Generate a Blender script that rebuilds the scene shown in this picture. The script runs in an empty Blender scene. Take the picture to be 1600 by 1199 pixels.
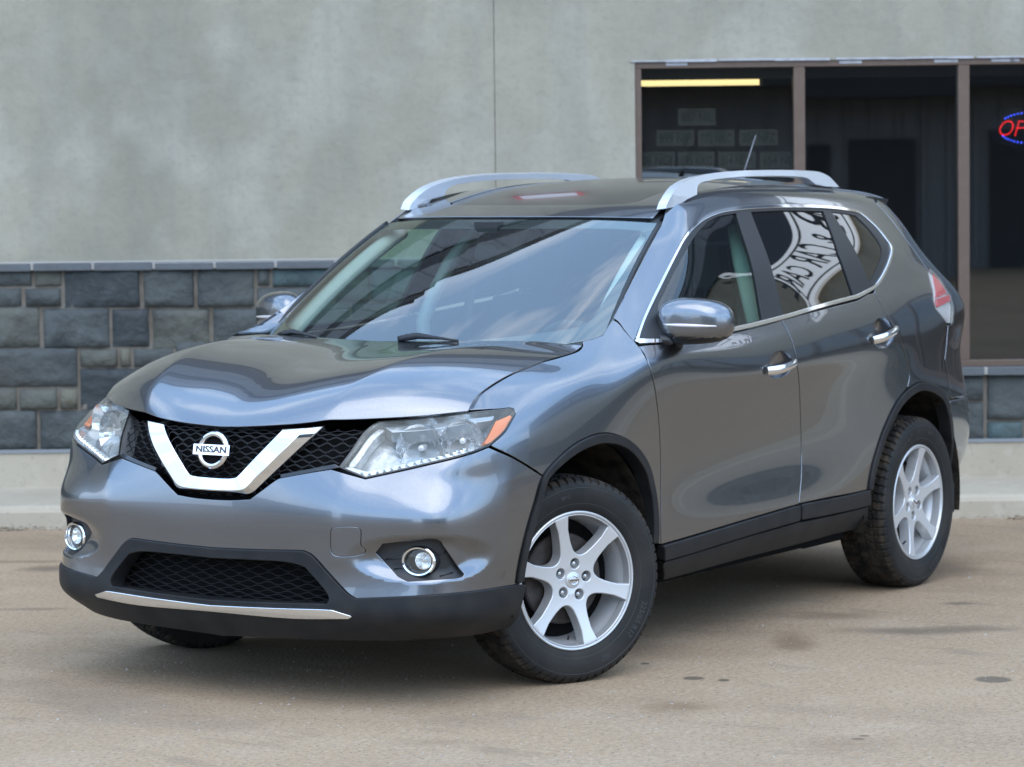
import bpy, math, random
import numpy as np
from mathutils import Vector, Matrix
from mathutils.geometry import delaunay_2d_cdt
rad = math.radians
SC = bpy.context.scene
COL = SC.collection
random.seed(7)
# ------------------------------------------------------------------ camera
CAM_F = 4768.6                                   # focal length in photo pixels (1600 wide)
CAM_C = np.array([8.9731, 6.3818, 1.7947])
_y, _p, _r = np.radians([212.744, -4.0973, -0.6943])
CAM_D = np.array([np.cos(_y)*np.cos(_p), np.sin(_y)*np.cos(_p), np.sin(_p)])
_rt = np.cross(CAM_D, [0, 0, 1]); _rt /= np.linalg.norm(_rt); _up = np.cross(_rt, CAM_D)
CAM_R = _rt*np.cos(_r)+_up*np.sin(_r); CAM_U = -_rt*np.sin(_r)+_up*np.cos(_r)
cd = bpy.data.cameras.new('camera'); cam = bpy.data.objects.new('camera', cd); COL.objects.link(cam)
M = Matrix.Identity(4)
for i in range(3):
    M[i][0] = CAM_R[i]; M[i][1] = CAM_U[i]; M[i][2] = -CAM_D[i]; M[i][3] = CAM_C[i]
cam.matrix_world = M
cd.sensor_width = 36; cd.lens = CAM_F/1600*36; cd.clip_start = 0.1; cd.clip_end = 3000
cd.dof.use_dof = True; cd.dof.focus_distance = 9.8; cd.dof.aperture_fstop = 5.6
SC.camera = cam
# ------------------------------------------------------------------ world and sun
W = bpy.data.worlds.new('World'); SC.world = W; W.use_nodes = True
nt = W.node_tree; bg = nt.nodes['Background']
sky = nt.nodes.new('ShaderNodeTexSky'); sky.sky_type = 'NISHITA'; sky.sun_disc = False
SUN_EL, SUN_AZ = 50, 40
sky.sun_elevation = rad(SUN_EL); sky.sun_rotation = rad(90-SUN_AZ); sky.air_density = 1.0; sky.dust_density = 0.6
tc = nt.nodes.new('ShaderNodeTexCoord'); mp = nt.nodes.new('ShaderNodeMapping'); mp.inputs['Scale'].default_value = (1.0, 1.7, 2.6)
mp.inputs['Rotation'].default_value = (0.2, 0.1, 0.6)
n1 = nt.nodes.new('ShaderNodeTexNoise'); n1.inputs['Scale'].default_value = 2.3; n1.inputs['Detail'].default_value = 9; n1.inputs['Roughness'].default_value = .58; n1.inputs['Distortion'].default_value = .5
cr = nt.nodes.new('ShaderNodeValToRGB'); cr.color_ramp.elements[0].position = .49; cr.color_ramp.elements[1].position = .80
cr.color_ramp.elements[0].color = (0, 0, 0, 1); cr.color_ramp.elements[1].color = (.9, .9, .9, 1)
hz = nt.nodes.new('ShaderNodeMixRGB'); hz.inputs['Fac'].default_value = .7; hz.inputs['Color2'].default_value = (3.5, 5.5, 8.5, 1)     # thin bright haze over the blue
mx = nt.nodes.new('ShaderNodeMixRGB'); mx.inputs['Color2'].default_value = (9.2, 10.0, 11.0, 1)
L = nt.links.new
L(tc.outputs['Generated'], mp.inputs['Vector']); L(mp.outputs['Vector'], n1.inputs['Vector']); L(n1.outputs['Fac'], cr.inputs['Fac'])
L(cr.outputs['Color'], mx.inputs['Fac']); L(sky.outputs['Color'], hz.inputs['Color1']); L(hz.outputs['Color'], mx.inputs['Color1']); L(mx.outputs['Color'], bg.inputs['Color'])
bg.inputs['Strength'].default_value = 0.15
sl = bpy.data.lights.new('sun', 'SUN'); sun = bpy.data.objects.new('sun', sl); COL.objects.link(sun)
sl.energy = 0.6; sl.angle = rad(60); sl.color = (1, .90, .76)
sd = Vector((math.cos(rad(SUN_EL))*math.cos(rad(SUN_AZ)), math.cos(rad(SUN_EL))*math.sin(rad(SUN_AZ)), math.sin(rad(SUN_EL))))
sun.rotation_euler = sd.to_track_quat('Z', 'Y').to_euler()
SC.view_settings.view_transform = 'Standard'; SC.view_settings.look = 'None'; SC.view_settings.exposure = 1.28
SC.cycles.max_bounces = 10; SC.cycles.transparent_max_bounces = 16; SC.cycles.glossy_bounces = 5
# ------------------------------------------------------------------ helpers
def proj(X):
    q = np.asarray(X, float)-CAM_C; z = q@CAM_D
    return np.stack([800+CAM_F*(q@CAM_R)/z, 599.5-CAM_F*(q@CAM_U)/z], -1)
def ray(px, py): return CAM_D+CAM_R*((px-800)/CAM_F)-CAM_U*((py-599.5)/CAM_F)
def hit(px, py, ax, val):
    v = ray(px, py); return CAM_C+v*((val-CAM_C[ax])/v[ax])
def empty(name, loc=(0, 0, 0), parent=None, **kw):
    o = bpy.data.objects.new(name, None); o.empty_display_size = .1; COL.objects.link(o); o.location = loc
    if parent: attach(o, parent)
    for k, v in kw.items(): o[k] = v
    return o
def attach(o, parent):
    """parts are modelled where they stand; a thing's Empty sits at its base"""
    o.parent = parent
    if parent.type == 'EMPTY': o.matrix_parent_inverse = parent.matrix_basis.inverted()
def mesh_obj(name, verts, faces, mat, parent=None, smooth=False, normals=None, matidx=None, **kw):
    me = bpy.data.meshes.new(name)
    me.from_pydata([tuple(map(float, v)) for v in verts], [], [tuple(map(int, f)) for f in faces])
    for m in (mat if isinstance(mat, (list, tuple)) else [mat]): me.materials.append(m)
    if matidx is not None: me.polygons.foreach_set('material_index', np.asarray(matidx, dtype=np.int32))
    if smooth or normals is not None: me.polygons.foreach_set('use_smooth', np.ones(len(me.polygons), dtype=bool))
    me.update()
    if normals is not None: me.normals_split_custom_set_from_vertices([tuple(map(float, n)) for n in normals])
    o = bpy.data.objects.new(name, me); COL.objects.link(o)
    if parent: attach(o, parent)
    for k, v in kw.items(): o[k] = v
    return o
class MB:
    """collects simple solids into one mesh"""
    def __init__(s): s.v = []; s.f = []; s.m = []
    def add(s, vs, fs, m=0):
        b = len(s.v); s.v += [tuple(map(float, v)) for v in vs]; s.f += [tuple(b+int(i) for i in f) for f in fs]; s.m += [m]*len(fs)
    def box(s, lo, hi, m=0, T=None):
        x0, y0, z0 = lo; x1, y1, z1 = hi
        vs = [(x0, y0, z0), (x1, y0, z0), (x1, y1, z0), (x0, y1, z0), (x0, y0, z1), (x1, y0, z1), (x1, y1, z1), (x0, y1, z1)]
        if T: vs = [T(v) for v in vs]
        s.add(vs, [(0, 3, 2, 1), (4, 5, 6, 7), (0, 1, 5, 4), (1, 2, 6, 5), (2, 3, 7, 6), (3, 0, 4, 7)], m)
    def tube(s, pts, r, n=10, m=0, close=False, caps=True):
        P = [np.array(p, float) for p in pts]; N = len(P); R = r if hasattr(r, '__len__') else [r]*N
        base = len(s.v); up = None
        for i in range(N):
            a = P[(i-1) % N] if (close or i) else P[0]; b = P[(i+1) % N] if (close or i < N-1) else P[-1]
            t = b-a; t /= np.linalg.norm(t)+1e-12
            if up is None:
                up = np.array([0, 0, 1.]) if abs(t[2]) < .9 else np.array([1., 0, 0])
            x = np.cross(t, up); x /= np.linalg.norm(x)+1e-12; y = np.cross(x, t); up = y
            rr = R[i] if hasattr(R[i], '__len__') else (R[i], R[i])
            for k in range(n):
                a_ = 2*math.pi*k/n; s.v.append(tuple(P[i]+x*rr[0]*math.cos(a_)+y*rr[1]*math.sin(a_)))
        for i in range(N if close else N-1):
            j = (i+1) % N
            for k in range(n):
                k2 = (k+1) % n; s.f.append((base+i*n+k, base+i*n+k2, base+j*n+k2, base+j*n+k)); s.m.append(m)
        if caps and not close:
            s.f.append(tuple(base+k for k in range(n-1, -1, -1))); s.m.append(m)
            s.f.append(tuple(base+(N-1)*n+k for k in range(n))); s.m.append(m)
    def lathe(s, prof, n=64, m=0, T=None, close=False):
        """prof: list of (r, y) about the y axis"""
        base = len(s.v); k = len(prof)
        for i in range(n):
            a = 2*math.pi*i/n
            for r, y in prof:
                v = (r*math.cos(a), y, r*math.sin(a)); s.v.append(T(v) if T else v)
        for i in range(n):
            j = (i+1) % n
            for q in range(k if close else k-1):
                q2 = (q+1) % k
                s.f.append((base+i*k+q, base+i*k+q2, base+j*k+q2, base+j*k+q)); s.m.append(m)
    def build(s, name, mat, parent=None, smooth=False, bevel=0, seg=2, auto=None, **kw):
        o = mesh_obj(name, s.v, s.f, mat, parent, smooth, None, s.m, **kw)
        if auto is not None:
            try:
                o.data.shade_smooth() if hasattr(o.data, 'shade_smooth') else None
                o.data.set_sharp_from_angle(angle=rad(auto))
            except Exception: pass
        if bevel:
            b = o.modifiers.new('bevel', 'BEVEL'); b.width = bevel; b.segments = seg; b.limit_method = 'ANGLE'; b.angle_limit = rad(35); b.harden_normals = False
        return o
def catmull(P, n=8, close=False):
    P = [np.asarray(p, float) for p in P]
    if len(P) < 3: return [P[0]+(P[-1]-P[0])*t for t in np.linspace(0, 1, n+1)]
    if close: Q = [P[-1]]+P+[P[0], P[1]]
    else: Q = [2*P[0]-P[1]]+P+[2*P[-1]-P[-2]]
    out = []
    for i in range(1, len(Q)-2):
        p0, p1, p2, p3 = Q[i-1:i+3]
        d1 = max(np.linalg.norm(p1-p0), 1e-6)**.5; d2 = max(np.linalg.norm(p2-p1), 1e-6)**.5; d3 = max(np.linalg.norm(p3-p2), 1e-6)**.5
        m1 = (d1*d1*p2-d2*d2*p0+(d2*d2-d1*d1)*p1)/(d1*(d1+d2)); m2 = -(d3*d3*p1-d2*d2*p3+(d2*d2-d3*d3)*p2)/(d3*(d3+d2))
        for t in np.arange(n)/n:
            h = t*t*t; g = t*t
            out.append(p1*(2*h-3*g+1)+p2*(-2*h+3*g)+m1*(h-2*g+t)+m2*(h-g))
    if not close: out.append(P[-1])
    return out
def loop(*segs, n=6):
    """closed loop out of smooth runs; a corner where two runs meet"""
    out = []
    for s_ in segs:
        c = catmull(s_, n) if len(s_) > 2 else [np.asarray(p, float) for p in s_]
        for p in c:
            if not out or np.linalg.norm(np.asarray(p)-out[-1]) > 1e-6: out.append(np.asarray(p, float))
    if np.linalg.norm(out[0]-out[-1]) < 1e-6: out.pop()
    return out
def resample(P, step, close=True):
    P = [np.asarray(p, float) for p in P]; Q = P+[P[0]] if close else P
    out = []
    for a, b in zip(Q[:-1], Q[1:]):
        k = max(1, int(math.ceil(np.linalg.norm(b-a)/step)))
        for i in range(k): out.append(a+(b-a)*i/k)
    if not close: out.append(Q[-1])
    return out
def area2(P):
    P = np.asarray(P); x, y = P[:, 0], P[:, 1]
    return float(np.sum(x*np.roll(y, -1)-np.roll(x, -1)*y))
def inside(P, q):
    P = np.asarray(P, float); q = np.asarray(q, float).reshape(-1, 2); x, y = P[:, 0], P[:, 1]; x2, y2 = np.roll(x, -1), np.roll(y, -1)
    X, Y = q[:, 0][:, None], q[:, 1][:, None]
    c = ((y > Y) != (y2 > Y)) & (X < (x2-x)*(Y-y)/(y2-y+1e-15)+x)
    return c.sum(1) % 2 == 1
def dist_loop(P, q):
    P = np.asarray(P, float); q = np.asarray(q, float).reshape(-1, 2); A = P; B = np.roll(P, -1, 0); d = B-A
    best = np.full(len(q), 1e9)
    for a, e in zip(A, d):
        t = np.clip(((q-a)@e)/(e@e+1e-15), 0, 1); best = np.minimum(best, np.linalg.norm(q-a-t[:, None]*e, axis=1))
    return best
def inset(P, w):
    """move a closed loop inwards by w"""
    P = np.asarray(P, float)
    if abs(w) < 1e-9: return P
    sgn = 1 if area2(P) > 0 else -1
    e = np.roll(P, -1, 0)-P; e /= np.linalg.norm(e, axis=1)[:, None]+1e-12
    n = np.stack([-e[:, 1], e[:, 0]], 1)*sgn; m = n+np.roll(n, 1, 0); l = np.linalg.norm(m, axis=1)[:, None]
    m = m/(l+1e-9)/np.clip(l/2, .35, 1); return P+m*w
class Surf:
    """a smooth parametric surface; f(uv Nx2) -> Nx3"""
    def __init__(s, f, lo, hi, flip=False, res=(160, 80), sc=(1, 1)):
        sc = np.array(sc, float); s.f = (lambda uv: f(uv/sc)); lo = np.array(lo)*sc; hi = np.array(hi)*sc; s.lo = np.array(lo, float); s.hi = np.array(hi, float); s.sg = -1 if flip else 1; s.disp = []; s.grid = None; s.res = res
    def base(s, uv): return s.f(np.asarray(uv, float).reshape(-1, 2))
    def bn(s, uv, ev=None):
        ev = ev or s.base; uv = np.asarray(uv, float).reshape(-1, 2); h = 1e-3
        a = ev(uv+[h, 0])-ev(uv-[h, 0]); b = ev(uv+[0, h])-ev(uv-[0, h]); n = np.cross(a, b)*s.sg
        return n/(np.linalg.norm(n, axis=1)[:, None]+1e-15)
    def P(s, uv):
        p = s.base(uv)
        if s.disp: p = p+s.bn(uv)*sum(d(np.asarray(uv, float).reshape(-1, 2)) for d in s.disp)[:, None]
        return p
    def N(s, uv): return s.bn(uv, s.P)
    def find(s, px, side=1):
        """chart coordinates of the surface point seen at each photo pixel (side -1: on the mirrored half)"""
        px = np.asarray(px, float).reshape(-1, 2); mir = np.array([1, side, 1])
        if s.grid is None or s.grid[0] != side:
            U, V = np.meshgrid(np.linspace(s.lo[0], s.hi[0], s.res[0]), np.linspace(s.lo[1], s.hi[1], s.res[1]), indexing='ij')
            g = np.stack([U.ravel(), V.ravel()], 1); p = s.base(g)*mir; n = s.bn(g)*mir
            f = ((CAM_C-p)*n).sum(1) > 0; s.grid = (side, g[f], proj(p[f]), np.linalg.norm(p[f]-CAM_C, axis=1))
        _, g, q, dd = s.grid; uv = np.zeros_like(px)
        for i, t in enumerate(px):
            d = np.linalg.norm(q-t, axis=1); k = np.argmin(d+ (dd-dd.min())*2); uv[i] = g[k]
        for it in range(12):
            h = 1e-4; p0 = proj(s.base(uv)*mir); J1 = (proj(s.base(uv+[h, 0])*mir)-p0)/h; J2 = (proj(s.base(uv+[0, h])*mir)-p0)/h
            r_ = px-p0; det = J1[:, 0]*J2[:, 1]-J1[:, 1]*J2[:, 0]; det = np.where(abs(det) < 1e-6, 1e-6, det)
            du = (r_[:, 0]*J2[:, 1]-r_[:, 1]*J2[:, 0])/det; dv = (J1[:, 0]*r_[:, 1]-J1[:, 1]*r_[:, 0])/det
            st = np.stack([du, dv], 1); l = np.linalg.norm(st, axis=1)[:, None]; st *= np.minimum(1, .08/(l+1e-9))
            uv = np.clip(uv+st, s.lo-.05, s.hi+.05)
        return uv
def tri(loops, step, margin=.45):
    """constrained triangulation of outer loop minus holes in a chart -> (verts, tris, boundary index lists)"""
    out = loops[0]; vs = []; ed = []; bd = []
    for lp in loops:
        b = len(vs); n = len(lp); vs += [tuple(p) for p in lp]; ed += [(b+i, b+(i+1) % n) for i in range(n)]; bd.append(list(range(b, b+n)))
    lo = np.min(out, 0); hi = np.max(out, 0)
    gx = np.arange(lo[0]+step*.5, hi[0], step); gy = np.arange(lo[1]+step*.5, hi[1], step)
    if len(gx) and len(gy):
        g = np.stack(np.meshgrid(gx, gy, indexing='ij'), -1); g[:, ::2, 0] += step*.5; g = g.reshape(-1, 2)
        k = inside(out, g) & (dist_loop(out, g) > step*margin)
        for h in loops[1:]:
            k &= ~inside(h, g) & (dist_loop(h, g) > step*margin)
        vs += [tuple(p) for p in g[k]]
    V, E, Fc, ov, oe, of = delaunay_2d_cdt([Vector(v) for v in vs], ed, [], 0, 1e-7)
    V = np.array([tuple(v) for v in V]); Fc = np.array([f for f in Fc if len(f) == 3]).reshape(-1, 3)
    c = V[Fc].mean(1); k = inside(out, c)
    for h in loops[1:]: k &= ~inside(h, c)
    a = V[Fc]; ar = (a[:, 1, 0]-a[:, 0, 0])*(a[:, 2, 1]-a[:, 0, 1])-(a[:, 1, 1]-a[:, 0, 1])*(a[:, 2, 0]-a[:, 0, 0])
    k &= abs(ar) > 1e-10
    inv = {}
    for i, o in enumerate(ov):
        for q in o: inv[q] = i
    return V, Fc[k], [[inv.get(i, i) for i in b] for b in bd]
def panel(name, S, outer, holes=(), mat=None, parent=None, side=1, step=.022, bstep=.012, gap=.002, round_=.0025, depth=.025, off=0., back=False, **kw):
    """a trimmed piece of surface S with rounded, returned edges. side -1 mirrors it across the car's centre plane"""
    loops = [resample(outer, bstep)]+[resample(h, bstep) for h in holes]
    for i, l in enumerate(loops): loops[i] = inset(l, (gap+round_) if i == 0 else -(round_))
    V, T, bds = tri(loops, step)
    P = S.P(V); N = S.N(V); P = P+N*off
    mir = np.array([1, side, 1]); verts = list(P); nor = list(N); faces = []
    p3 = P[T]; fn = np.cross(p3[:, 1]-p3[:, 0], p3[:, 2]-p3[:, 0]); ok = (fn*N[T[:, 0]]).sum(1) > 0
    T = np.where(ok[:, None], T, T[:, ::-1]); faces += [tuple(t) for t in T]
    for li, b in enumerate(bds):
        lp = V[b]; m = len(b)
        n2 = inset(lp, -.001 if li == 0 else .001)-lp     # outward in the chart
        o3 = S.P(lp+n2)-S.P(lp); o3 /= np.linalg.norm(o3, axis=1)[:, None]+1e-12
        Nb = N[b]; Pb = P[b]
        r1 = Pb+o3*round_*.7-Nb*round_*.3; r2 = Pb+o3*round_-Nb*round_; r3 = r2-Nb*depth
        k1 = (o3*.7+Nb*.7)
        base = len(verts); verts += list(r1)+list(r2)+list(r3)
        nor += list(k1)+list(o3)+list(o3)
        idx = [b, list(range(base, base+m)), list(range(base+m, base+2*m)), list(range(base+2*m, base+3*m))]
        for a, c in zip(idx[:-1], idx[1:]):
            for i in range(m):
                j = (i+1) % m; q = (a[i], a[j], c[j], c[i])
                pa, pb, pc = (np.asarray(verts[x]) for x in q[:3]); w = np.cross(pb-pa, pc-pa)
                if w@(o3[i]+Nb[i]*.3) < 0: q = q[::-1]
                faces.append(q)
    if back:
        nf = len(P); base = len(verts); verts += list(P-N*max(depth, .002)); nor += list(-N); faces += [tuple(base+int(i) for i in t[::-1]) for t in T]
    verts = np.array(verts)*mir; nor = np.array(nor)*mir; nor /= np.linalg.norm(nor, axis=1)[:, None]+1e-12
    if side < 0: faces = [f[::-1] for f in faces]
    return mesh_obj(name, verts, faces, mat, parent, True, nor, **kw)
def tensor(P, sym=True, it=3):
    """uniform cubic B-spline surface through (nearly) the net P[nu, nv, 3]; returns f(index uv)"""
    P = np.asarray(P, float)
    def pad(Q):
        g0 = Q[1]*np.array([1, -1, 1]) if sym else 2*Q[0]-Q[1]
        g1 = Q[-2]*np.array([1, -1, 1]) if sym == 2 else 2*Q[-1]-Q[-2]
        Q = np.concatenate([g0[None], Q, g1[None]], 0)
        return np.concatenate([(2*Q[:, :1]-Q[:, 1:2]), Q, (2*Q[:, -1:]-Q[:, -2:-1])], 1)
    nu, nv = P.shape[:2]
    def ev(Qp, u, v):
        u = np.clip(u, -1e-9, nu-1+1e-9) if not sym else u
        def bas(t, n):
            i = np.clip(np.floor(t).astype(int), 0, n-2); f = t-i
            return i, np.stack([(1-f)**3, 3*f**3-6*f**2+4, -3*f**3+3*f**2+3*f+1, f**3], 1)/6
        iu, bu = bas(u, nu); iv, bv = bas(v, nv); r_ = np.zeros((len(u), 3))
        for a in range(4):
            for b in range(4): r_ += Qp[iu+a, iv+b]*(bu[:, a]*bv[:, b])[:, None]
        return r_
    Q = P.copy(); U, V = np.meshgrid(np.arange(nu), np.arange(nv), indexing='ij')
    for _ in range(it): Q = Q+.9*(P-ev(pad(Q), U.ravel().astype(float), V.ravel().astype(float)).reshape(P.shape))
    Qp = pad(Q)
    return lambda uv: ev(Qp, uv[:, 0], uv[:, 1])
# ------------------------------------------------------------------ car body surfaces (metres; x forward, y to the car's left, front axle at x = 0)
NET = [  # columns from the nose centre, round the left side, to the tailgate centre; rows from the sill up to the roof
[(.885,0,.235),(.925,0,.30),(.935,0,.36),(.925,0,.46),(.925,0,.58),(.922,0,.67),(.912,0,.76),(.895,0,.85),(.87,0,.93),(.80,0,.99),(.7,0,1.03),(.55,0,1.06),(.4,0,1.1),(.2,0,1.12)],
[(.88,.22,.235),(.92,.22,.30),(.93,.22,.36),(.92,.22,.46),(.92,.22,.58),(.917,.22,.67),(.905,.22,.76),(.885,.22,.85),(.857,.22,.93),(.79,.22,.99),(.69,.22,1.03),(.54,.22,1.06),(.4,.22,1.1),(.2,.22,1.12)],
[(.85,.43,.235),(.897,.44,.30),(.907,.44,.36),(.895,.44,.46),(.895,.44,.58),(.892,.44,.67),(.872,.44,.76),(.838,.43,.85),(.79,.42,.932),(.72,.4,.99),(.62,.4,1.03),(.5,.4,1.06),(.36,.4,1.1),(.2,.4,1.12)],
[(.79,.59,.235),(.85,.60,.30),(.862,.60,.36),(.853,.605,.46),(.852,.605,.58),(.848,.605,.67),(.815,.60,.76),(.765,.58,.85),(.70,.56,.94),(.64,.53,.99),(.56,.5,1.03),(.45,.5,1.06),(.33,.5,1.1),(.2,.5,1.12)],
[(.71,.71,.235),(.80,.735,.30),(.815,.742,.36),(.802,.747,.46),(.80,.75,.58),(.796,.75,.67),(.755,.74,.76),(.715,.73,.85),(.62,.685,.945),(.55,.64,.99),(.5,.6,1.03),(.4,.57,1.07),(.3,.55,1.1),(.2,.55,1.12)],
[(.58,.79,.235),(.69,.84,.30),(.71,.848,.36),(.705,.85,.46),(.71,.852,.58),(.705,.852,.67),(.665,.846,.76),(.645,.845,.865),(.535,.797,.962),(.48,.73,1.02),(.44,.67,1.06),(.38,.63,1.09),(.3,.6,1.11),(.2,.6,1.13)],
[(.40,.82,.235),(.465,.88,.30),(.475,.896,.37),(.48,.902,.47),(.485,.906,.59),(.485,.907,.69),(.47,.904,.79),(.455,.893,.89),(.412,.853,.975),(.40,.775,1.05),(.37,.70,1.10),(.33,.64,1.12),(.28,.6,1.14),(.2,.58,1.15)],
[(.18,.825,.24),(.19,.885,.33),(.19,.905,.44),(.19,.918,.56),(.19,.924,.68),(.19,.923,.78),(.19,.915,.87),(.185,.90,.95),(.17,.865,1.03),(.15,.80,1.09),(.12,.72,1.125),(.08,.64,1.14),(.05,.58,1.15),(0,.52,1.16)],
[(-.10,.825,.24),(-.10,.885,.33),(-.10,.905,.45),(-.10,.917,.58),(-.10,.922,.71),(-.10,.92,.82),(-.10,.915,.92),(-.11,.90,1.01),(-.13,.86,1.085),(-.18,.78,1.15),(-.35,.69,1.27),(-.5,.6,1.36),(-.6,.52,1.42),(-.7,.45,1.46)],
[(-.42,.825,.24),(-.42,.887,.33),(-.42,.905,.45),(-.42,.906,.60),(-.42,.908,.76),(-.42,.914,.90),(-.42,.916,1.01),(-.42,.902,1.09),(-.43,.82,1.165),(-.68,.71,1.35),(-.89,.66,1.487),(-1.02,.62,1.568),(-1.10,.58,1.62),(-1.15,.52,1.64)],
[(-.78,.825,.245),(-.78,.888,.33),(-.78,.907,.45),(-.78,.897,.60),(-.78,.897,.76),(-.77,.91,.91),(-.76,.918,1.03),(-.73,.905,1.11),(-.64,.864,1.167),(-.87,.788,1.35),(-1.04,.720,1.50),(-1.16,.66,1.588),(-1.22,.618,1.637),(-1.26,.555,1.665)],
[(-1.22,.825,.25),(-1.22,.888,.34),(-1.22,.908,.45),(-1.22,.894,.60),(-1.22,.892,.76),(-1.22,.907,.92),(-1.22,.919,1.01),(-1.22,.900,1.10),(-1.20,.866,1.172),(-1.28,.797,1.36),(-1.34,.725,1.505),(-1.40,.665,1.605),(-1.44,.622,1.66),(-1.47,.56,1.69)],
[(-1.72,.825,.255),(-1.72,.888,.34),(-1.72,.907,.45),(-1.72,.895,.60),(-1.72,.893,.76),(-1.72,.906,.93),(-1.72,.919,1.03),(-1.72,.899,1.13),(-1.72,.867,1.208),(-1.74,.800,1.375),(-1.76,.727,1.515),(-1.78,.666,1.615),(-1.8,.622,1.672),(-1.81,.56,1.70)],
[(-2.2,.82,.26),(-2.2,.88,.35),(-2.2,.902,.45),(-2.2,.904,.60),(-2.2,.903,.76),(-2.2,.908,.95),(-2.2,.915,1.06),(-2.2,.891,1.165),(-2.2,.858,1.248),(-2.2,.795,1.40),(-2.2,.724,1.525),(-2.2,.663,1.615),(-2.2,.619,1.667),(-2.2,.555,1.695)],
[(-2.6,.81,.26),(-2.6,.87,.36),(-2.6,.90,.48),(-2.6,.912,.64),(-2.6,.913,.80),(-2.6,.908,.97),(-2.6,.905,1.09),(-2.6,.878,1.20),(-2.6,.843,1.285),(-2.6,.786,1.415),(-2.6,.717,1.525),(-2.6,.657,1.605),(-2.6,.61,1.652),(-2.6,.545,1.678)],
[(-2.95,.80,.27),(-2.95,.85,.38),(-2.95,.88,.50),(-2.95,.895,.65),(-2.95,.893,.80),(-2.95,.885,.97),(-2.95,.878,1.11),(-2.95,.855,1.215),(-2.95,.812,1.30),(-2.94,.752,1.42),(-2.93,.692,1.52),(-2.92,.64,1.59),(-2.91,.595,1.633),(-2.9,.535,1.66)],
[(-3.2,.77,.29),(-3.22,.81,.40),(-3.24,.84,.52),(-3.25,.855,.66),(-3.25,.85,.80),(-3.24,.838,.97),(-3.24,.852,1.11),(-3.21,.835,1.215),(-3.16,.785,1.305),(-3.11,.712,1.42),(-3.08,.66,1.51),(-3.06,.61,1.575),(-3.05,.57,1.615),(-3.04,.515,1.64)],
[(-3.36,.70,.31),(-3.43,.745,.42),(-3.47,.775,.53),(-3.475,.785,.66),(-3.46,.765,.80),(-3.42,.745,.97),(-3.42,.775,1.11),(-3.37,.76,1.215),(-3.29,.705,1.305),(-3.20,.635,1.42),(-3.16,.59,1.51),(-3.13,.55,1.57),(-3.12,.51,1.605),(-3.11,.46,1.63)],
[(-3.48,.5,.31),(-3.56,.55,.42),(-3.61,.56,.53),(-3.61,.56,.66),(-3.58,.56,.80),(-3.53,.55,.97),(-3.48,.55,1.11),(-3.42,.54,1.215),(-3.35,.5,1.305),(-3.27,.46,1.42),(-3.22,.43,1.51),(-3.19,.4,1.57),(-3.18,.38,1.605),(-3.17,.35,1.63)],
[(-3.53,.24,.31),(-3.61,.26,.42),(-3.66,.26,.53),(-3.66,.26,.66),(-3.62,.26,.80),(-3.57,.26,.97),(-3.52,.26,1.11),(-3.46,.26,1.215),(-3.39,.24,1.305),(-3.31,.22,1.42),(-3.26,.2,1.51),(-3.23,.2,1.57),(-3.22,.19,1.605),(-3.21,.17,1.63)],
[(-3.54,0,.31),(-3.62,0,.42),(-3.67,0,.53),(-3.67,0,.66),(-3.63,0,.80),(-3.58,0,.97),(-3.53,0,1.11),(-3.47,0,1.215),(-3.4,0,1.305),(-3.32,0,1.42),(-3.27,0,1.51),(-3.24,0,1.57),(-3.23,0,1.605),(-3.22,0,1.63)]]
NETA = np.array(NET)
_t = tensor(NETA, sym=2)
_mid = NETA[:, 3:7].mean(1); UM = np.concatenate([[0], np.cumsum(np.linalg.norm(np.diff(_mid, axis=0), axis=1))])
_vz = NETA[9:14].mean(0); VM = np.concatenate([[0], np.cumsum(np.linalg.norm(np.diff(_vz, axis=0), axis=1))])
def body_f(uv):
    s = np.where(uv[:, 0] < 0, -1., 1.); u = np.abs(uv[:, 0]); v = uv[:, 1]
    iu = np.interp(u, UM, np.arange(len(UM))); iv = np.interp(v, VM, np.arange(len(VM)))
    p = _t(np.stack([iu, iv], 1)); p[:, 1] *= s; return p
# piecewise-linear index maps would leave kinks in the normals, so use smooth monotone ones
def smooth_map(X):
    n = len(X); m = np.gradient(X)
    def idx(x):
        x = np.asarray(x, float); i = np.clip(np.searchsorted(X, x)-1, 0, n-2); t = (x-X[i])/(X[i+1]-X[i]); tt = np.clip(t, 0, 1)
        h = X[i+1]-X[i]
        for _ in range(8):
            f = X[i]*(2*tt**3-3*tt**2+1)+m[i]*(tt**3-2*tt**2+tt)+X[i+1]*(3*tt**2-2*tt**3)+m[i+1]*(tt**3-tt**2)-x
            df = X[i]*(6*tt**2-6*tt)+m[i]*(3*tt**2-4*tt+1)+X[i+1]*(6*tt-6*tt**2)+m[i+1]*(3*tt**2-2*tt)
            tt = np.clip(tt-f/np.maximum(df, 1e-3), 0, 1)
        r_ = i+tt; r_ = np.where(t < 0, t*h/m[0], r_); return np.where((t > 1) & (i == n-2), n-1+(t-1)*h/m[-1], r_)
    return idx
_iu = smooth_map(UM); _iv = smooth_map(VM)
def body_f(uv):
    s = np.where(uv[:, 0] < 0, -1., 1.); p = _t(np.stack([_iu(np.abs(uv[:, 0])), _iv(uv[:, 1])], 1)); p[:, 1] *= s; return p
BODY = Surf(body_f, (0, 0), (UM[-1], VM[-1]), res=(260, 110))
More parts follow.
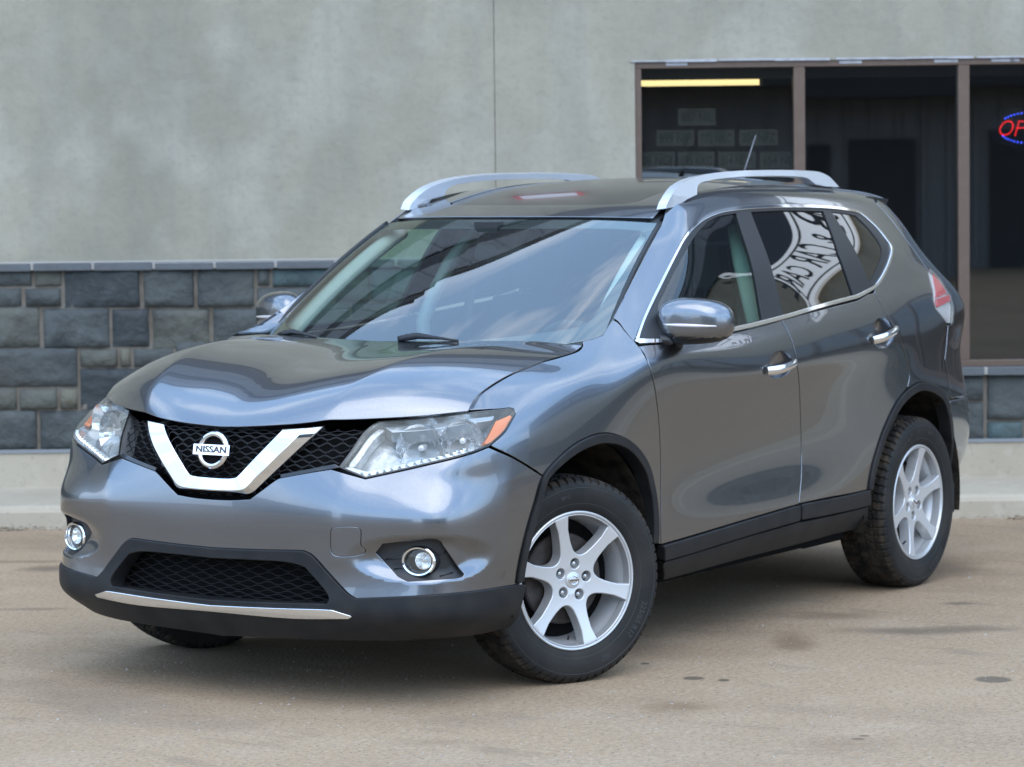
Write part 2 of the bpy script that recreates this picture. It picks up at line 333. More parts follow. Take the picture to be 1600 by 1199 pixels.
# make sure the normals point out
if BODY.N([[UM[10], VM[4]]])[0][1] < 0: BODY.sg = -1
def spl(P):
    """smooth curve through points, parameter 0..1 by chord length"""
    P = np.array(P, float); d = np.concatenate([[0], np.cumsum(np.linalg.norm(np.diff(P, axis=0), axis=1))]); d /= d[-1]
    n = len(d); h = np.diff(d); A = np.zeros((n, n)); B = np.zeros((n, 3)); A[0, 0] = A[-1, -1] = 1
    for i in range(1, n-1):
        A[i, i-1] = h[i-1]; A[i, i] = 2*(h[i-1]+h[i]); A[i, i+1] = h[i]
        B[i] = 6*((P[i+1]-P[i])/h[i]-(P[i]-P[i-1])/h[i-1])
    m = np.linalg.solve(A, B)
    def f(t):
        t = np.asarray(t, float); i = np.clip(np.searchsorted(d, t)-1, 0, n-2); x = (t-d[i])[:, None]; H = h[i][:, None]
        return P[i]+x*((P[i+1]-P[i])/H-H*(2*m[i]+m[i+1])/6)+x*x*m[i]/2+x**3*(m[i+1]-m[i])/(6*H)
    return f
# hood: a Coons patch (a across 0 centre .. 1 edge, b along 0 nose .. 1 cowl) with two raised ridges
H_C = spl([(.872,0,.925),(.83,0,.972),(.75,0,1.022),(.58,0,1.081),(.32,0,1.127),(.08,0,1.150),(-.07,0,1.163)])
H_E = spl([(.536,.785,.980),(.50,.782,1.012),(.425,.782,1.045),(.30,.782,1.078),(.14,.782,1.106),(-.07,.782,1.129),(-.16,.782,1.142),(-.20,.782,1.157)])
H_F = spl([(.872,0,.925),(.86,.2,.929),(.80,.385,.934),(.72,.54,.944),(.635,.67,.957),(.536,.785,.980)])
H_R = spl([(-.07,0,1.163),(-.10,.3,1.168),(-.15,.58,1.168),(-.20,.782,1.157)])
def hood_f(uv):
    s = np.where(uv[:, 0] < 0, -1., 1.); a = np.abs(uv[:, 0]); b = uv[:, 1]; A = a[:, None]; B = b[:, None]
    o = np.zeros_like(a)
    p = (1-A)*H_C(b)+A*H_E(b)+(1-B)*H_F(a)+B*H_R(a)-((1-A)*(1-B)*H_C(o)+A*(1-B)*H_E(o)+(1-A)*B*H_C(o+1)+A*B*H_E(o+1))
    g = np.clip(np.sin(np.pi*np.clip(b, 0, 1)**.55), 0, 1)
    ca = .46+.32*b                                   # ridge runs from the grille corner out to the screen pillar
    z = .056*np.sin(np.pi*np.clip(a, 0, 1)**1.5)*g**.8
    z += .011*np.exp(-np.sqrt((a-ca)**2+.0004)/.11)*np.clip(1.15-b, 0, 1)**.5
    z -= .004*np.exp(-(a/.30)**2)*g
    p[:, 2] += z; p[:, 1] *= s; return p
HOOD = Surf(hood_f, (0, 0), (1, 1), res=(120, 120), sc=(.8, 1.0))
if HOOD.N([[.25, .5]])[0][2] < 0: HOOD.sg = -1
# windscreen
W_B = spl([(.02,0,1.095),(-.03,.3,1.108),(-.17,.56,1.135),(-.30,.68,1.158),(-.415,.748,1.173)])
W_T = spl([(-.905,0,1.592),(-.925,.3,1.590),(-.975,.5,1.583),(-1.025,.625,1.573)])
def ws_f(uv):
    s = np.where(uv[:, 0] < 0, -1., 1.); a = np.abs(uv[:, 0]); b = uv[:, 1][:, None]
    p = W_B(a)*(1-b)+W_T(a)*b; k = (4*b*(1-b))[:, 0]*.022; p[:, 2] += k*.85; p[:, 0] += k*.5; p[:, 1] *= s; return p
WSC = Surf(ws_f, (0, 0), (1, 1), res=(100, 80), sc=(.72, 1.0))
if WSC.N([[.3, .5]])[0][2] < 0: WSC.sg = -1
# roof skin
R_X = [(-.905,1.597),(-1.1,1.645),(-1.4,1.697),(-1.7,1.726),(-2.0,1.738),(-2.4,1.734),(-2.8,1.712),(-3.2,1.668),(-3.45,1.625)]
_rc = spl([(x, 0, z) for x, z in R_X])
_re = spl([(-1.035,.59,1.588),(-1.12,.585,1.620),(-1.26,.582,1.650),(-1.47,.58,1.683),(-1.8,.578,1.702),(-2.2,.575,1.697),(-2.6,.565,1.678),(-2.95,.55,1.655),(-3.20,.52,1.625)])
def roof_f(uv):
    s = np.where(uv[:, 0] < 0, -1., 1.); a = np.abs(uv[:, 0])[:, None]; t = uv[:, 1]
    c = _rc(t); e = _re(t); p = c*(1-a)+e*a; p[:, 2] = (e[:, 2]+(c[:, 2]-e[:, 2])*(1-a[:, 0]**2.4)); p[:, 0] = c[:, 0]+(e[:, 0]-c[:, 0])*a[:, 0]**2
    p[:, 1] *= s; return p
ROOF = Surf(roof_f, (0, 0), (1, 1), res=(80, 120), sc=(.58, 2.4))
if ROOF.N([[.3, .5]])[0][2] < 0: ROOF.sg = -1
# ------------------------------------------------------------------ materials
def mat(name, color=(.5, .5, .5), rough=.5, metal=0., coat=0., spec=.5, emit=None, es=1., alpha=1., trans=0., ior=1.45, coat_rough=.03):
    m = bpy.data.materials.new(name); m.use_nodes = True; b = m.node_tree.nodes['Principled BSDF']
    b.inputs['Base Color'].default_value = (*color, 1); b.inputs['Roughness'].default_value = rough; b.inputs['Metallic'].default_value = metal
    b.inputs['Coat Weight'].default_value = coat; b.inputs['Coat Roughness'].default_value = coat_rough; b.inputs['Specular IOR Level'].default_value = spec
    b.inputs['Transmission Weight'].default_value = trans; b.inputs['IOR'].default_value = ior
    if emit: b.inputs['Emission Color'].default_value = (*emit, 1); b.inputs['Emission Strength'].default_value = es
    return m
def nodes(m): return m.node_tree, m.node_tree.nodes, m.node_tree.links.new, m.node_tree.nodes['Principled BSDF']
def add_noise(m, scale=8, amt=.2, detail=6, coord='Object', col2=None, bump=0., bscale=None, rough=None, stretch=None, lo=.35, hi=.65, dist=.02):
    """mottle the base colour (towards col2) with noise and optionally bump it"""
    t, N, L, b = nodes(m); tc = N.new('ShaderNodeTexCoord'); v = tc.outputs[coord]
    if stretch:
        mp = N.new('ShaderNodeMapping'); mp.inputs['Scale'].default_value = stretch; L(v, mp.inputs['Vector']); v = mp.outputs['Vector']
    n = N.new('ShaderNodeTexNoise'); n.inputs['Scale'].default_value = scale; n.inputs['Detail'].default_value = detail; L(v, n.inputs['Vector'])
    r = N.new('ShaderNodeMapRange'); r.inputs['From Min'].default_value = lo; r.inputs['From Max'].default_value = hi; L(n.outputs['Fac'], r.inputs['Value'])
    mx = N.new('ShaderNodeMixRGB'); base = b.inputs['Base Color']
    if base.is_linked: L(base.links[0].from_socket, mx.inputs['Color1'])
    else: mx.inputs['Color1'].default_value = base.default_value
    c = base.default_value; mx.inputs['Color2'].default_value = (*(col2 if col2 else [x*(1-amt) for x in c[:3]]), 1)
    ml = N.new('ShaderNodeMath'); ml.operation = 'MULTIPLY'; ml.inputs[1].default_value = 1. if not col2 else amt; L(r.outputs['Result'], ml.inputs[0])
    L(ml.outputs[0], mx.inputs['Fac']); L(mx.outputs['Color'], base)
    if rough:
        rr = N.new('ShaderNodeMapRange'); rr.inputs['To Min'].default_value = rough[0]; rr.inputs['To Max'].default_value = rough[1]; L(r.outputs['Result'], rr.inputs['Value']); L(rr.outputs['Result'], b.inputs['Roughness'])
    if bump:
        n2 = N.new('ShaderNodeTexNoise'); n2.inputs['Scale'].default_value = bscale or scale*4; n2.inputs['Detail'].default_value = 8; L(v, n2.inputs['Vector'])
        bp = N.new('ShaderNodeBump'); bp.inputs['Strength'].default_value = bump; bp.inputs['Distance'].default_value = dist; L(n2.outputs['Fac'], bp.inputs['Height'])
        if b.inputs['Normal'].is_linked: L(b.inputs['Normal'].links[0].from_socket, bp.inputs['Normal'])
        L(bp.outputs['Normal'], b.inputs['Normal'])
    return m
def glass(name, tint, ior=1.5, rough=0.0):
    """thin glazing: Fresnel reflection over tinted see-through"""
    m = bpy.data.materials.new(name); m.use_nodes = True; t = m.node_tree; t.nodes.clear(); N = t.nodes; L = t.links.new
    o = N.new('ShaderNodeOutputMaterial'); mx = N.new('ShaderNodeMixShader'); f = N.new('ShaderNodeFresnel'); ge = N.new('ShaderNodeNewGeometry'); mi = N.new('ShaderNodeMapRange')
    mi.inputs['To Min'].default_value = ior; mi.inputs['To Max'].default_value = 1/ior; L(ge.outputs['Backfacing'], mi.inputs['Value']); L(mi.outputs['Result'], f.inputs['IOR'])   # same reflectance from either side
    tr = N.new('ShaderNodeBsdfTransparent'); tr.inputs['Color'].default_value = (*tint, 1); g = N.new('ShaderNodeBsdfGlossy'); g.inputs['Roughness'].default_value = rough
    L(f.outputs[0], mx.inputs[0]); L(tr.outputs[0], mx.inputs[1]); L(g.outputs[0], mx.inputs[2]); L(mx.outputs[0], o.inputs[0]); return m
PAINT = mat('grey_metallic_paint', (.215, .226, .250), .22, 1.0, 1.0, coat_rough=.008)
add_noise(PAINT, 700, .30, 2, lo=.3, hi=.7, rough=(.19, .27))
nodes(PAINT)[3].inputs['Coat IOR'].default_value = 1.5
PLASTIC = mat('black_textured_plastic', (.010, .0105, .012), .5, spec=.3); add_noise(PLASTIC, 12, .5, 6, col2=(.026, .024, .022), bump=.15, bscale=900, dist=.0008)
GLOSSBLK = mat('gloss_black_trim', (.012, .012, .014), .18, 0, .5)
BARM = mat('black_grille_plastic', (.007, .007, .008), .5, spec=.3)
SATBLK = mat('satin_black_trim', (.013, .0135, .015), .38)
DARK = mat('dark_void', (.006, .006, .006), .9, spec=.1)
LINER = mat('wheel_liner_felt', (.010, .009, .008), .95, spec=.1); add_noise(LINER, 14, .8, 6, col2=(.05, .042, .032), bump=.4, bscale=60)
RAILM = mat('silver_rail_paint', (.60, .62, .65), .3, .45, .5)
CHROME = mat('chrome', (.82, .83, .85), .06, 1.)
SATIN = mat('satin_aluminium', (.62, .64, .66), .30, 1., .3)
ALLOY = mat('painted_alloy', (.56, .56, .56), .32, .5, .3, coat_rough=.15); add_noise(ALLOY, 7, .22, 8, col2=(.55, .52, .49), lo=.55, hi=.8)
RUBBER = mat('tyre_rubber', (.013, .0128, .0125), .68, spec=.3); add_noise(RUBBER, 6, .7, 8, col2=(.034, .029, .024), lo=.42, hi=.72, bump=.1, bscale=90, dist=.003)
TREAD = mat('dusty_tread_rubber', (.014, .013, .012), .85, spec=.2); add_noise(TREAD, 18, .9, 6, col2=(.058, .044, .030), lo=.42, hi=.68)
RUST = mat('rusty_steel', (.045, .036, .032), .6, .6); add_noise(RUST, 20, .7, 6, col2=(.10, .085, .08))
LENS = glass('clear_lamp_lens', (.95, .96, .95), 1.45)
def hazy(m, amt, col):
    t = m.node_tree; N = t.nodes; L = t.links.new; o = [n for n in N if n.type == 'OUTPUT_MATERIAL'][0]; src = o.inputs[0].links[0].from_socket
    d = N.new('ShaderNodeBsdfDiffuse'); d.inputs['Color'].default_value = (*col, 1); mx = N.new('ShaderNodeMixShader'); mx.inputs[0].default_value = amt; L(src, mx.inputs[1]); L(d.outputs[0], mx.inputs[2]); L(mx.outputs[0], o.inputs[0])
hazy(LENS, .06, (.75, .73, .62))
WS_GLASS = glass('windscreen_glass', (.82, .95, .87), 2.65)
SIDE_GLASS = glass('green_side_glass', (.50, .72, .63), 1.75)
PRIVACY = glass('dark_privacy_glass', (.035, .038, .04), 2.2)
REFLECTOR = mat('lamp_reflector', (.85, .86, .87), .10, 1.); add_noise(REFLECTOR, 30, .12, 3, bump=.35, bscale=36, dist=.02)
LAMPHOUSE = mat('lamp_bezel', (.42, .43, .44), .18, .7); add_noise(LAMPHOUSE, 26, .2, 3, bump=.18, bscale=24, dist=.02)
AMBER = mat('amber_reflector', (.70, .16, .012), .25, 0, .6, emit=None)
RED = mat('red_lamp_plastic', (.50, .02, .03), .2, 0, 1.)
PALE = mat('pale_lamp_plastic', (.62, .58, .58), .15, .2, 1.)
LED = mat('led_strip_lens', (.58, .59, .58), .2, .4, .8); add_noise(LED, 60, .35, 2, bump=.4, bscale=120, dist=.004)
CLOTH = mat('black_cloth_seat', (.03, .03, .032), .9, spec=.2)
LIGHTTRIM = mat('pale_grey_cabin_trim', (.42, .43, .43), .8, spec=.2)
DASH = mat('charcoal_dashboard', (.03, .031, .034), .75, spec=.3)
# ------------------------------------------------------------------ the car
CAR = empty('parked_car', (-1.35, 0, 0), label='dark grey metallic five-door SUV parked in front of the stone and stucco wall', category='car')
def B(px, side=1): return list(BODY.find(px, side))
def U(x): return float(np.interp(x, np.arange(len(UM)), UM))
def V_(x): return float(np.interp(x, np.arange(len(VM)), VM))
def half(near):
    """close a half loop traced on the left side (from centre line to centre line) with its mirror image"""
    n = [np.array(p, float) for p in near]; n[0][0] = 0; n[-1][0] = 0
    m = [np.array([-p[0], p[1]]) for p in n[::-1]][1:-1]; return n+m
def both(name, S, outer, holes=(), mat=None, labels=None, parent=None, **kw):
    return [panel(name, S, outer, holes, mat, parent or CAR, side=s, **kw) for s in (1, -1)]
ARC_F = catmull([(806,913),(812,875),(822,832),(835,788),(849,744),(870,718),(905,690),(945,677),(985,690),(1010,720),(1022,762),(1027,800),(1028,832),(1027,850)], 5)
ARCF = B(ARC_F)
ARC_R = B(catmull([(1356,766),(1360,740),(1366,715),(1385,660),(1410,616),(1440,597),(1470,610),(1484,645),(1489,685)], 5))
ARC_R += [np.array(p) for p in catmull([ARC_R[-1], (ARC_R[-1][0]+.018, ARC_R[-1][1]-.09), (ARC_R[-1][0]+.012, .02)], 5)[1:]]
DOOR1 = B(catmull([(992,535),(1004,549),(1012,565),(1022,600),(1029,650),(1032,700),(1033,780),(1033,852)], 6))
DOOR2 = B(catmull([(1221,500),(1238,535),(1247,580),(1251,650),(1252,740),(1248,788)], 6)); DOOR2B = B([(1248,788),(1246,815)])
DOOR3 = B(catmull([(1366,457),(1385,490),(1410,540),(1420,575),(1421,590),(1418,606)], 6))
DLO = B(catmull([(991,534),(1005,497),(1032,440),(1055,395),(1072,365),(1095,341),(1122,328),(1160,322),(1210,319.5),(1260,320),(1296,322),(1320,325),(1340,329),(1352,337)], 5)[:-1]
        + catmull([(1352,337),(1370,354),(1385,372),(1395,388),(1394,401),(1385,425),(1370,449),(1357,458),(1340,467)], 5)[:-1]
        + catmull([(1340,467),(1297,478),(1219,501),(1150,518),(1060,535),(1000,538)], 5))
SHUT = B(catmull([(731,641),(745,622),(780,597),(830,572),(880,557),(905,548),(911,541),(909,532)], 5))
HL = loop([(591,659),(660,653),(731,645),(796,638)], [(796,638),(803,640),(806,646)], [(806,646),(790,673),(764,697)], [(764,697),(735,708),(660,727),(571,747)], [(571,747),(530,730)], [(530,730),(591,659)], n=5)
HLU = B(HL)
# --- bumper, lip, grille
BT = B(catmull([(338,781),(365,781.5),(390,780)], 4)[:-1]+catmull([(390,780),(410,765),(429,751),(436,747)], 4)[:-1]+catmull([(436,747),(480,739),(530,731)], 4)[:-1]
       + catmull([(571,748),(660,728),(735,709),(764,698)], 5)[:-1]+catmull([(764,698),(805,717),(849,744)], 5))
lowedge = B(catmull([(806,914),(735,925),(647,932),(556,936)], 5)[:-1]+catmull([(556,936),(543,927),(515,897),(487,867),(474,861)], 4)[:-1]+catmull([(474,861),(400,859.5),(336,857)], 4))
arcb = [p for p, q in zip(ARCF, ARC_F) if q[0] < 848 and q[1] > 745][::-1]
FOG = B(loop([(585,865),(597,851)], [(597,851),(640,846.5),(677,843.5),(690,848)], [(690,848),(712,876),(727,897)], [(727,897),(722,902),(680,906),(637,909)], [(637,909),(621,901)], [(621,901),(600,881),(585,865)], n=4))
bump = half(BT+arcb+lowedge)
FOGM = [np.array([-p[0], p[1]]) for p in FOG]
def bump_disp(uv):
    u, v = np.abs(uv[:, 0]), uv[:, 1]; d = np.zeros(len(uv))
    fc = np.mean(FOG, 0); e = np.sqrt(((u-fc[0])/.21)**2+((v-fc[1]-.012)/.085)**2)
    t = np.clip((1.3-e)/.62, 0, 1); d -= .018*t*t*(3-2*t)       # dished lamp pocket
    vz = np.clip((v-.30)/.12, 0, 1)*np.clip((.86-v)/.10, 0, 1)
    for uc, h_ in ((.49, .0075), (1.11, .006)): d += h_*vz*np.exp(-np.sqrt((u-uc)**2+.0006)/.055)      # soft corner folds
    return d
BODY.disp.append(bump_disp)
TOW = B(loop([(517,833),(519,826),(527,824),(558,824),(563,827),(564.5,833),(564.5,853),(570,859),(569,865),(560,868),(525,868.5),(518,861),(517,833)], n=3))
bp_ = panel('front_bumper', BODY, bump, [FOG, FOGM, TOW], PAINT, CAR, step=.012)
panel('tow_eye_cover', BODY, TOW, (), PAINT, bp_, step=.012, bstep=.006, gap=.0012, round_=.0015)
lipbot = B(catmull([(336,990),(460,995),(560,998),(635,997),(747,988),(795,977)], 5)[:-1]+catmull([(795,977),(806,962),(812,945),(819,914)], 5))
GRO = half(B(catmull([(336,872),(400,875),(455,879),(478,886)], 4)[:-1]+catmull([(478,886),(500,911),(513,929),(515,938),(511,944)], 4)[:-1]+catmull([(511,944),(430,942),(336,938)], 4)))
lip = half(lowedge[::-1]+lipbot[::-1])
lip_o = panel('front_lip', BODY, lip, [GRO], PLASTIC, CAR, off=.010, depth=.06, gap=.0, round_=.004, step=.018)
strip = half(B(catmull([(336,944.5),(430,949),(505,951.5),(522,952.5)], 4)[:-1]+[(522,952.5),(553,961)]+catmull([(547,964),(460,963),(336,952.5)], 4)))
panel('chrome_strip', BODY, strip, (), CHROME, lip_o, off=.018, depth=.012, gap=0, round_=.002, step=.012, bstep=.01)
def wave_mesh(name, S, lp, off, dv, lam, amp, r, m, parent, ph=0):
    """stretched honeycomb: rows of wavy bars joined where they come close"""
    mb = MB(); lp = np.array(lp); lo = lp.min(0); hi = lp.max(0); k = 0; v = lo[1]+dv*.3
    while v < hi[1]:
        us = np.arange(lo[0], hi[0], lam/8); vv = v+amp*np.clip(1.5*np.cos(2*np.pi*us/lam+np.pi*k), -1, 1); q = np.stack([us, vv], 1)
        ins = inside(lp, q); run = []
        for i in range(len(q)+1):
            if i < len(q) and ins[i]: run.append(q[i])
            else:
                if len(run) > 2:
                    run = np.array(run); mb.tube(S.P(run)+S.N(run)*off, [(r*2.2, r)]*len(run), 6)
                run = []
        for j in range(int(math.floor(lo[0]/lam))-1, int(hi[0]/lam)+2):
            c = np.array([[(j+(0 if k % 2 == 0 else .5))*lam, v+amp], [(j+(0 if k % 2 == 0 else .5))*lam, v+dv-amp]])
            if inside(lp, c).all(): mb.tube(S.P(c)+S.N(c)*off, [(r*1.2, r*2)]*2, 6)
        v += dv; k += 1
    return mb.build(name, m, parent, True)
lg = panel('lower_grille', BODY, GRO, (), DARK, CAR, off=-.085, depth=.002, gap=-.03, step=.03)
wave_mesh('grille_bars', BODY, inset(GRO, .002), -.045, .021, .080, .0058, .0015, BARM, lg)
# upper grille
HEDGE = B(catmull([(338,661),(420,661.5),(505,660),(560,657.5),(595,655)], 4))
gr = half(HEDGE+B([(531,733)])+[p for p in BT[:0]]+B(catmull([(530,733),(480,741),(436,749)], 3)[1:]+[(429,753),(390,782),(338,783)]))
grille = panel('front_grille', BODY, gr, (), DARK, CAR, off=-.06, depth=.002, gap=-.004, step=.03)
GM = half(B([(338,666),(420,667),(505,666),(585,664),(530,722),(436,742),(392,775),(338,776)]))
wave_mesh('grille_bars', BODY, GM, -.020, .0172, .056, .0034, .0015, BARM, grille)
panel('grille_trim', BODY, B([(437,741),(480,733),(523,724),(533,730),(480,739.5),(437,747.5)]), (), GLOSSBLK, grille, off=-.004, gap=0, depth=.02, step=.02)
panel('grille_trim', BODY, B([(437,741),(480,733),(523,724),(533,730),(480,739.5),(437,747.5)]), (), GLOSSBLK, grille, side=-1, off=-.004, gap=0, depth=.02, step=.02)
def vbar():
    n = 40
    def at_off(px, off):
        S2 = Surf(lambda uv: BODY.P(uv)+BODY.N(uv)*off, (0, .6), (.9, 1.1), res=(60, 40)); S2.sg = BODY.sg; return np.array(S2.find(px))
    outer = at_off(resample(catmull([(338,772),(370,773),(388,772.5),(396,769.5),(406,760),(455,713),(506,666)], 6), 6, False), -.003)
    ridge = at_off(resample(catmull([(338,766.5),(366,767),(380,765),(388,759),(398,748),(435,711),(477,669)], 6), 6, False), .017)
    inner = at_off(resample(catmull([(338,747),(358,747.5),(368,746),(375,740),(386,728),(412,701),(441,671.5)], 6), 6, False), .009)
    def rs(P):
        d = np.concatenate([[0], np.cumsum(np.linalg.norm(np.diff(P, axis=0), axis=1))]); t = np.linspace(0, d[-1], n)
        return np.stack([np.interp(t, d, P[:, 0]), np.interp(t, d, P[:, 1])], 1)
    rows = [(rs(outer), -.03), (rs(outer), -.003), (rs(ridge), .017), (rs(inner), .009), (rs(inner), -.03)]
    v = []; f = []; nn = 2*n-1
    for uv, of in rows:
        uv[0, 0] = 0; full = np.concatenate([uv[::-1]*[-1, 1], uv[1:]]); v += list(BODY.P(full)+BODY.N(full)*of)
    for r_ in range(4):
        for i in range(nn-1): f.append((r_*nn+i, r_*nn+i+1, (r_+1)*nn+i+1, (r_+1)*nn+i))
    for e in (0, nn-1): f.append(tuple(r_*nn+e for r_ in range(5)))
    o = mesh_obj('chrome_v_bar', v, f, CHROME, grille, True)
    try: o.data.set_sharp_from_angle(angle=rad(28))
    except Exception: pass
    b = o.modifiers.new('bevel', 'BEVEL'); b.width = .0025; b.segments = 2; b.limit_method = 'ANGLE'; b.angle_limit = rad(20)
    return o
vbar()
def frame_at(S, uv, off=0., side=1):
    """origin, right, up, normal of a surface point"""
    uv = np.array([uv], float); p = S.P(uv)[0]; n = S.N(uv)[0]; p = p+n*off; r_ = np.cross([0, 0, 1], n); r_ /= np.linalg.norm(r_); u_ = np.cross(n, r_)
    if side < 0: p, n, r_, u_ = [x*np.array([1, -1, 1]) for x in (p, n, r_, u_)]
    return p, r_, u_, n
def text_mesh(txt, size, depth=.002, bold=0.0, shear=0., spacing=1.):
    c = bpy.data.curves.new('lettering', 'FONT'); c.body = txt; c.size = size; c.extrude = depth; c.align_x = 'CENTER'; c.align_y = 'CENTER'; c.offset = bold; c.shear = shear; c.space_character = spacing; c.resolution_u = 3
    o = bpy.data.objects.new('lettering', c); COL.objects.link(o); dg = bpy.context.evaluated_depsgraph_get(); me = bpy.data.meshes.new_from_object(o.evaluated_get(dg))
    v = np.array([tuple(x.co) for x in me.vertices]).reshape(-1, 3); f = [tuple(p.vertices) for p in me.polygons]
    bpy.data.objects.remove(o); bpy.data.curves.remove(c); bpy.data.meshes.remove(me); return v, f
def emblem(o, r_, u_, n, R, parent, name='emblem', word=True):
    mb = MB(); T = lambda q: o+r_*q[0]+u_*q[1]+n*q[2]
    k = 48; prof = [(R, -.012), (R, .002), (R*.95, .007), (R*.85, .010), (R*.75, .007), (R*.70, .0), (R*.70, -.012)]
    b = len(mb.v)
    for i in range(k):
        a = 2*math.pi*i/k
        for q, h in prof: mb.v.append(tuple(T((q*math.cos(a), q*math.sin(a)*.97, h*R/.066))))
    m_ = len(prof)
    for i in range(k):
        j = (i+1) % k
        for q in range(m_-1): mb.f.append((b+i*m_+q, b+j*m_+q, b+j*m_+q+1, b+i*m_+q+1)); mb.m.append(0)
    w, h = R*1.17, R*.27
    mb.box((-w, -h, -.01*R/.066), (w, h, .013*R/.066), 0, T)
    v, f = text_mesh('NISSAN', R*.47, .0008*R/.066, R*.010, spacing=1.02); x = (v[:, 0].max()-v[:, 0].min())
    v[:, 0] *= 1.95*R/x
    v[:, 2] += .0140*R/.066; mb.add([T(q) for q in v], f, 1)
    b = len(mb.v); mb.v += [tuple(T((R*.9*math.cos(a), R*.9*math.sin(a), -.009*R/.066))) for a in np.linspace(0, 2*math.pi, 40, endpoint=False)]; mb.f.append(tuple(range(b, b+40))); mb.m.append(2)
    return mb.build(name, [CHROME, GLOSSBLK, DARK], parent, False, bevel=.0012*R/.066)
emc = BODY.find([(338.4, 704.4)])[0]; emc[0] = 0
emblem(*frame_at(BODY, emc, .016), .0655, grille)
# --- painted panels
hood_lp = [np.array(p) for p in ([(x, 0) for x in np.linspace(0, .8, 14)]+[(.8, y) for y in np.linspace(0, 1, 16)[1:]]+[(x, 1) for x in np.linspace(.8, 0, 12)[1:]])]
panel('hood', HOOD, half(hood_lp), (), PAINT, CAR, step=.018, depth=.035)
arcf_f = [p for p, q in zip(ARCF, ARC_F) if not (q[0] < 848 and q[1] > 745)]
fender = SHUT+B([(925,529),(942,523),(958,499)])+B([(975,515),(991,533)])+DOOR1[2:]+arcf_f[::-1]+B(catmull([(849,743),(805,716.5),(764,697)], 4)[1:])+B([(790,673),(806,646),(803,639),(796,637),(765,639)])
def ell(c, a, b, n=28, t=0.): return [np.array([c[0]+a*math.cos(k)*math.cos(t)-b*math.sin(k)*math.sin(t), c[1]+a*math.cos(k)*math.sin(t)+b*math.sin(k)*math.cos(t)]) for k in np.linspace(0, 2*math.pi, n, endpoint=False)]
TAIL = B([(1450.5,423),(1458,468),(1462,484),(1481,506)]); _e = TAIL[-1]; TAIL += [np.array(p) for p in ((_e[0]+.05, _e[1]-.004), (_e[0]+.085, _e[1]+.06), (_e[0]+.075, _e[1]+.17), (_e[0]+.02, TAIL[0][1]+.01))]
CUP_F = BODY.find([(1219, 571)])[0]; CUP_R = BODY.find([(1380.5, 521)])[0]
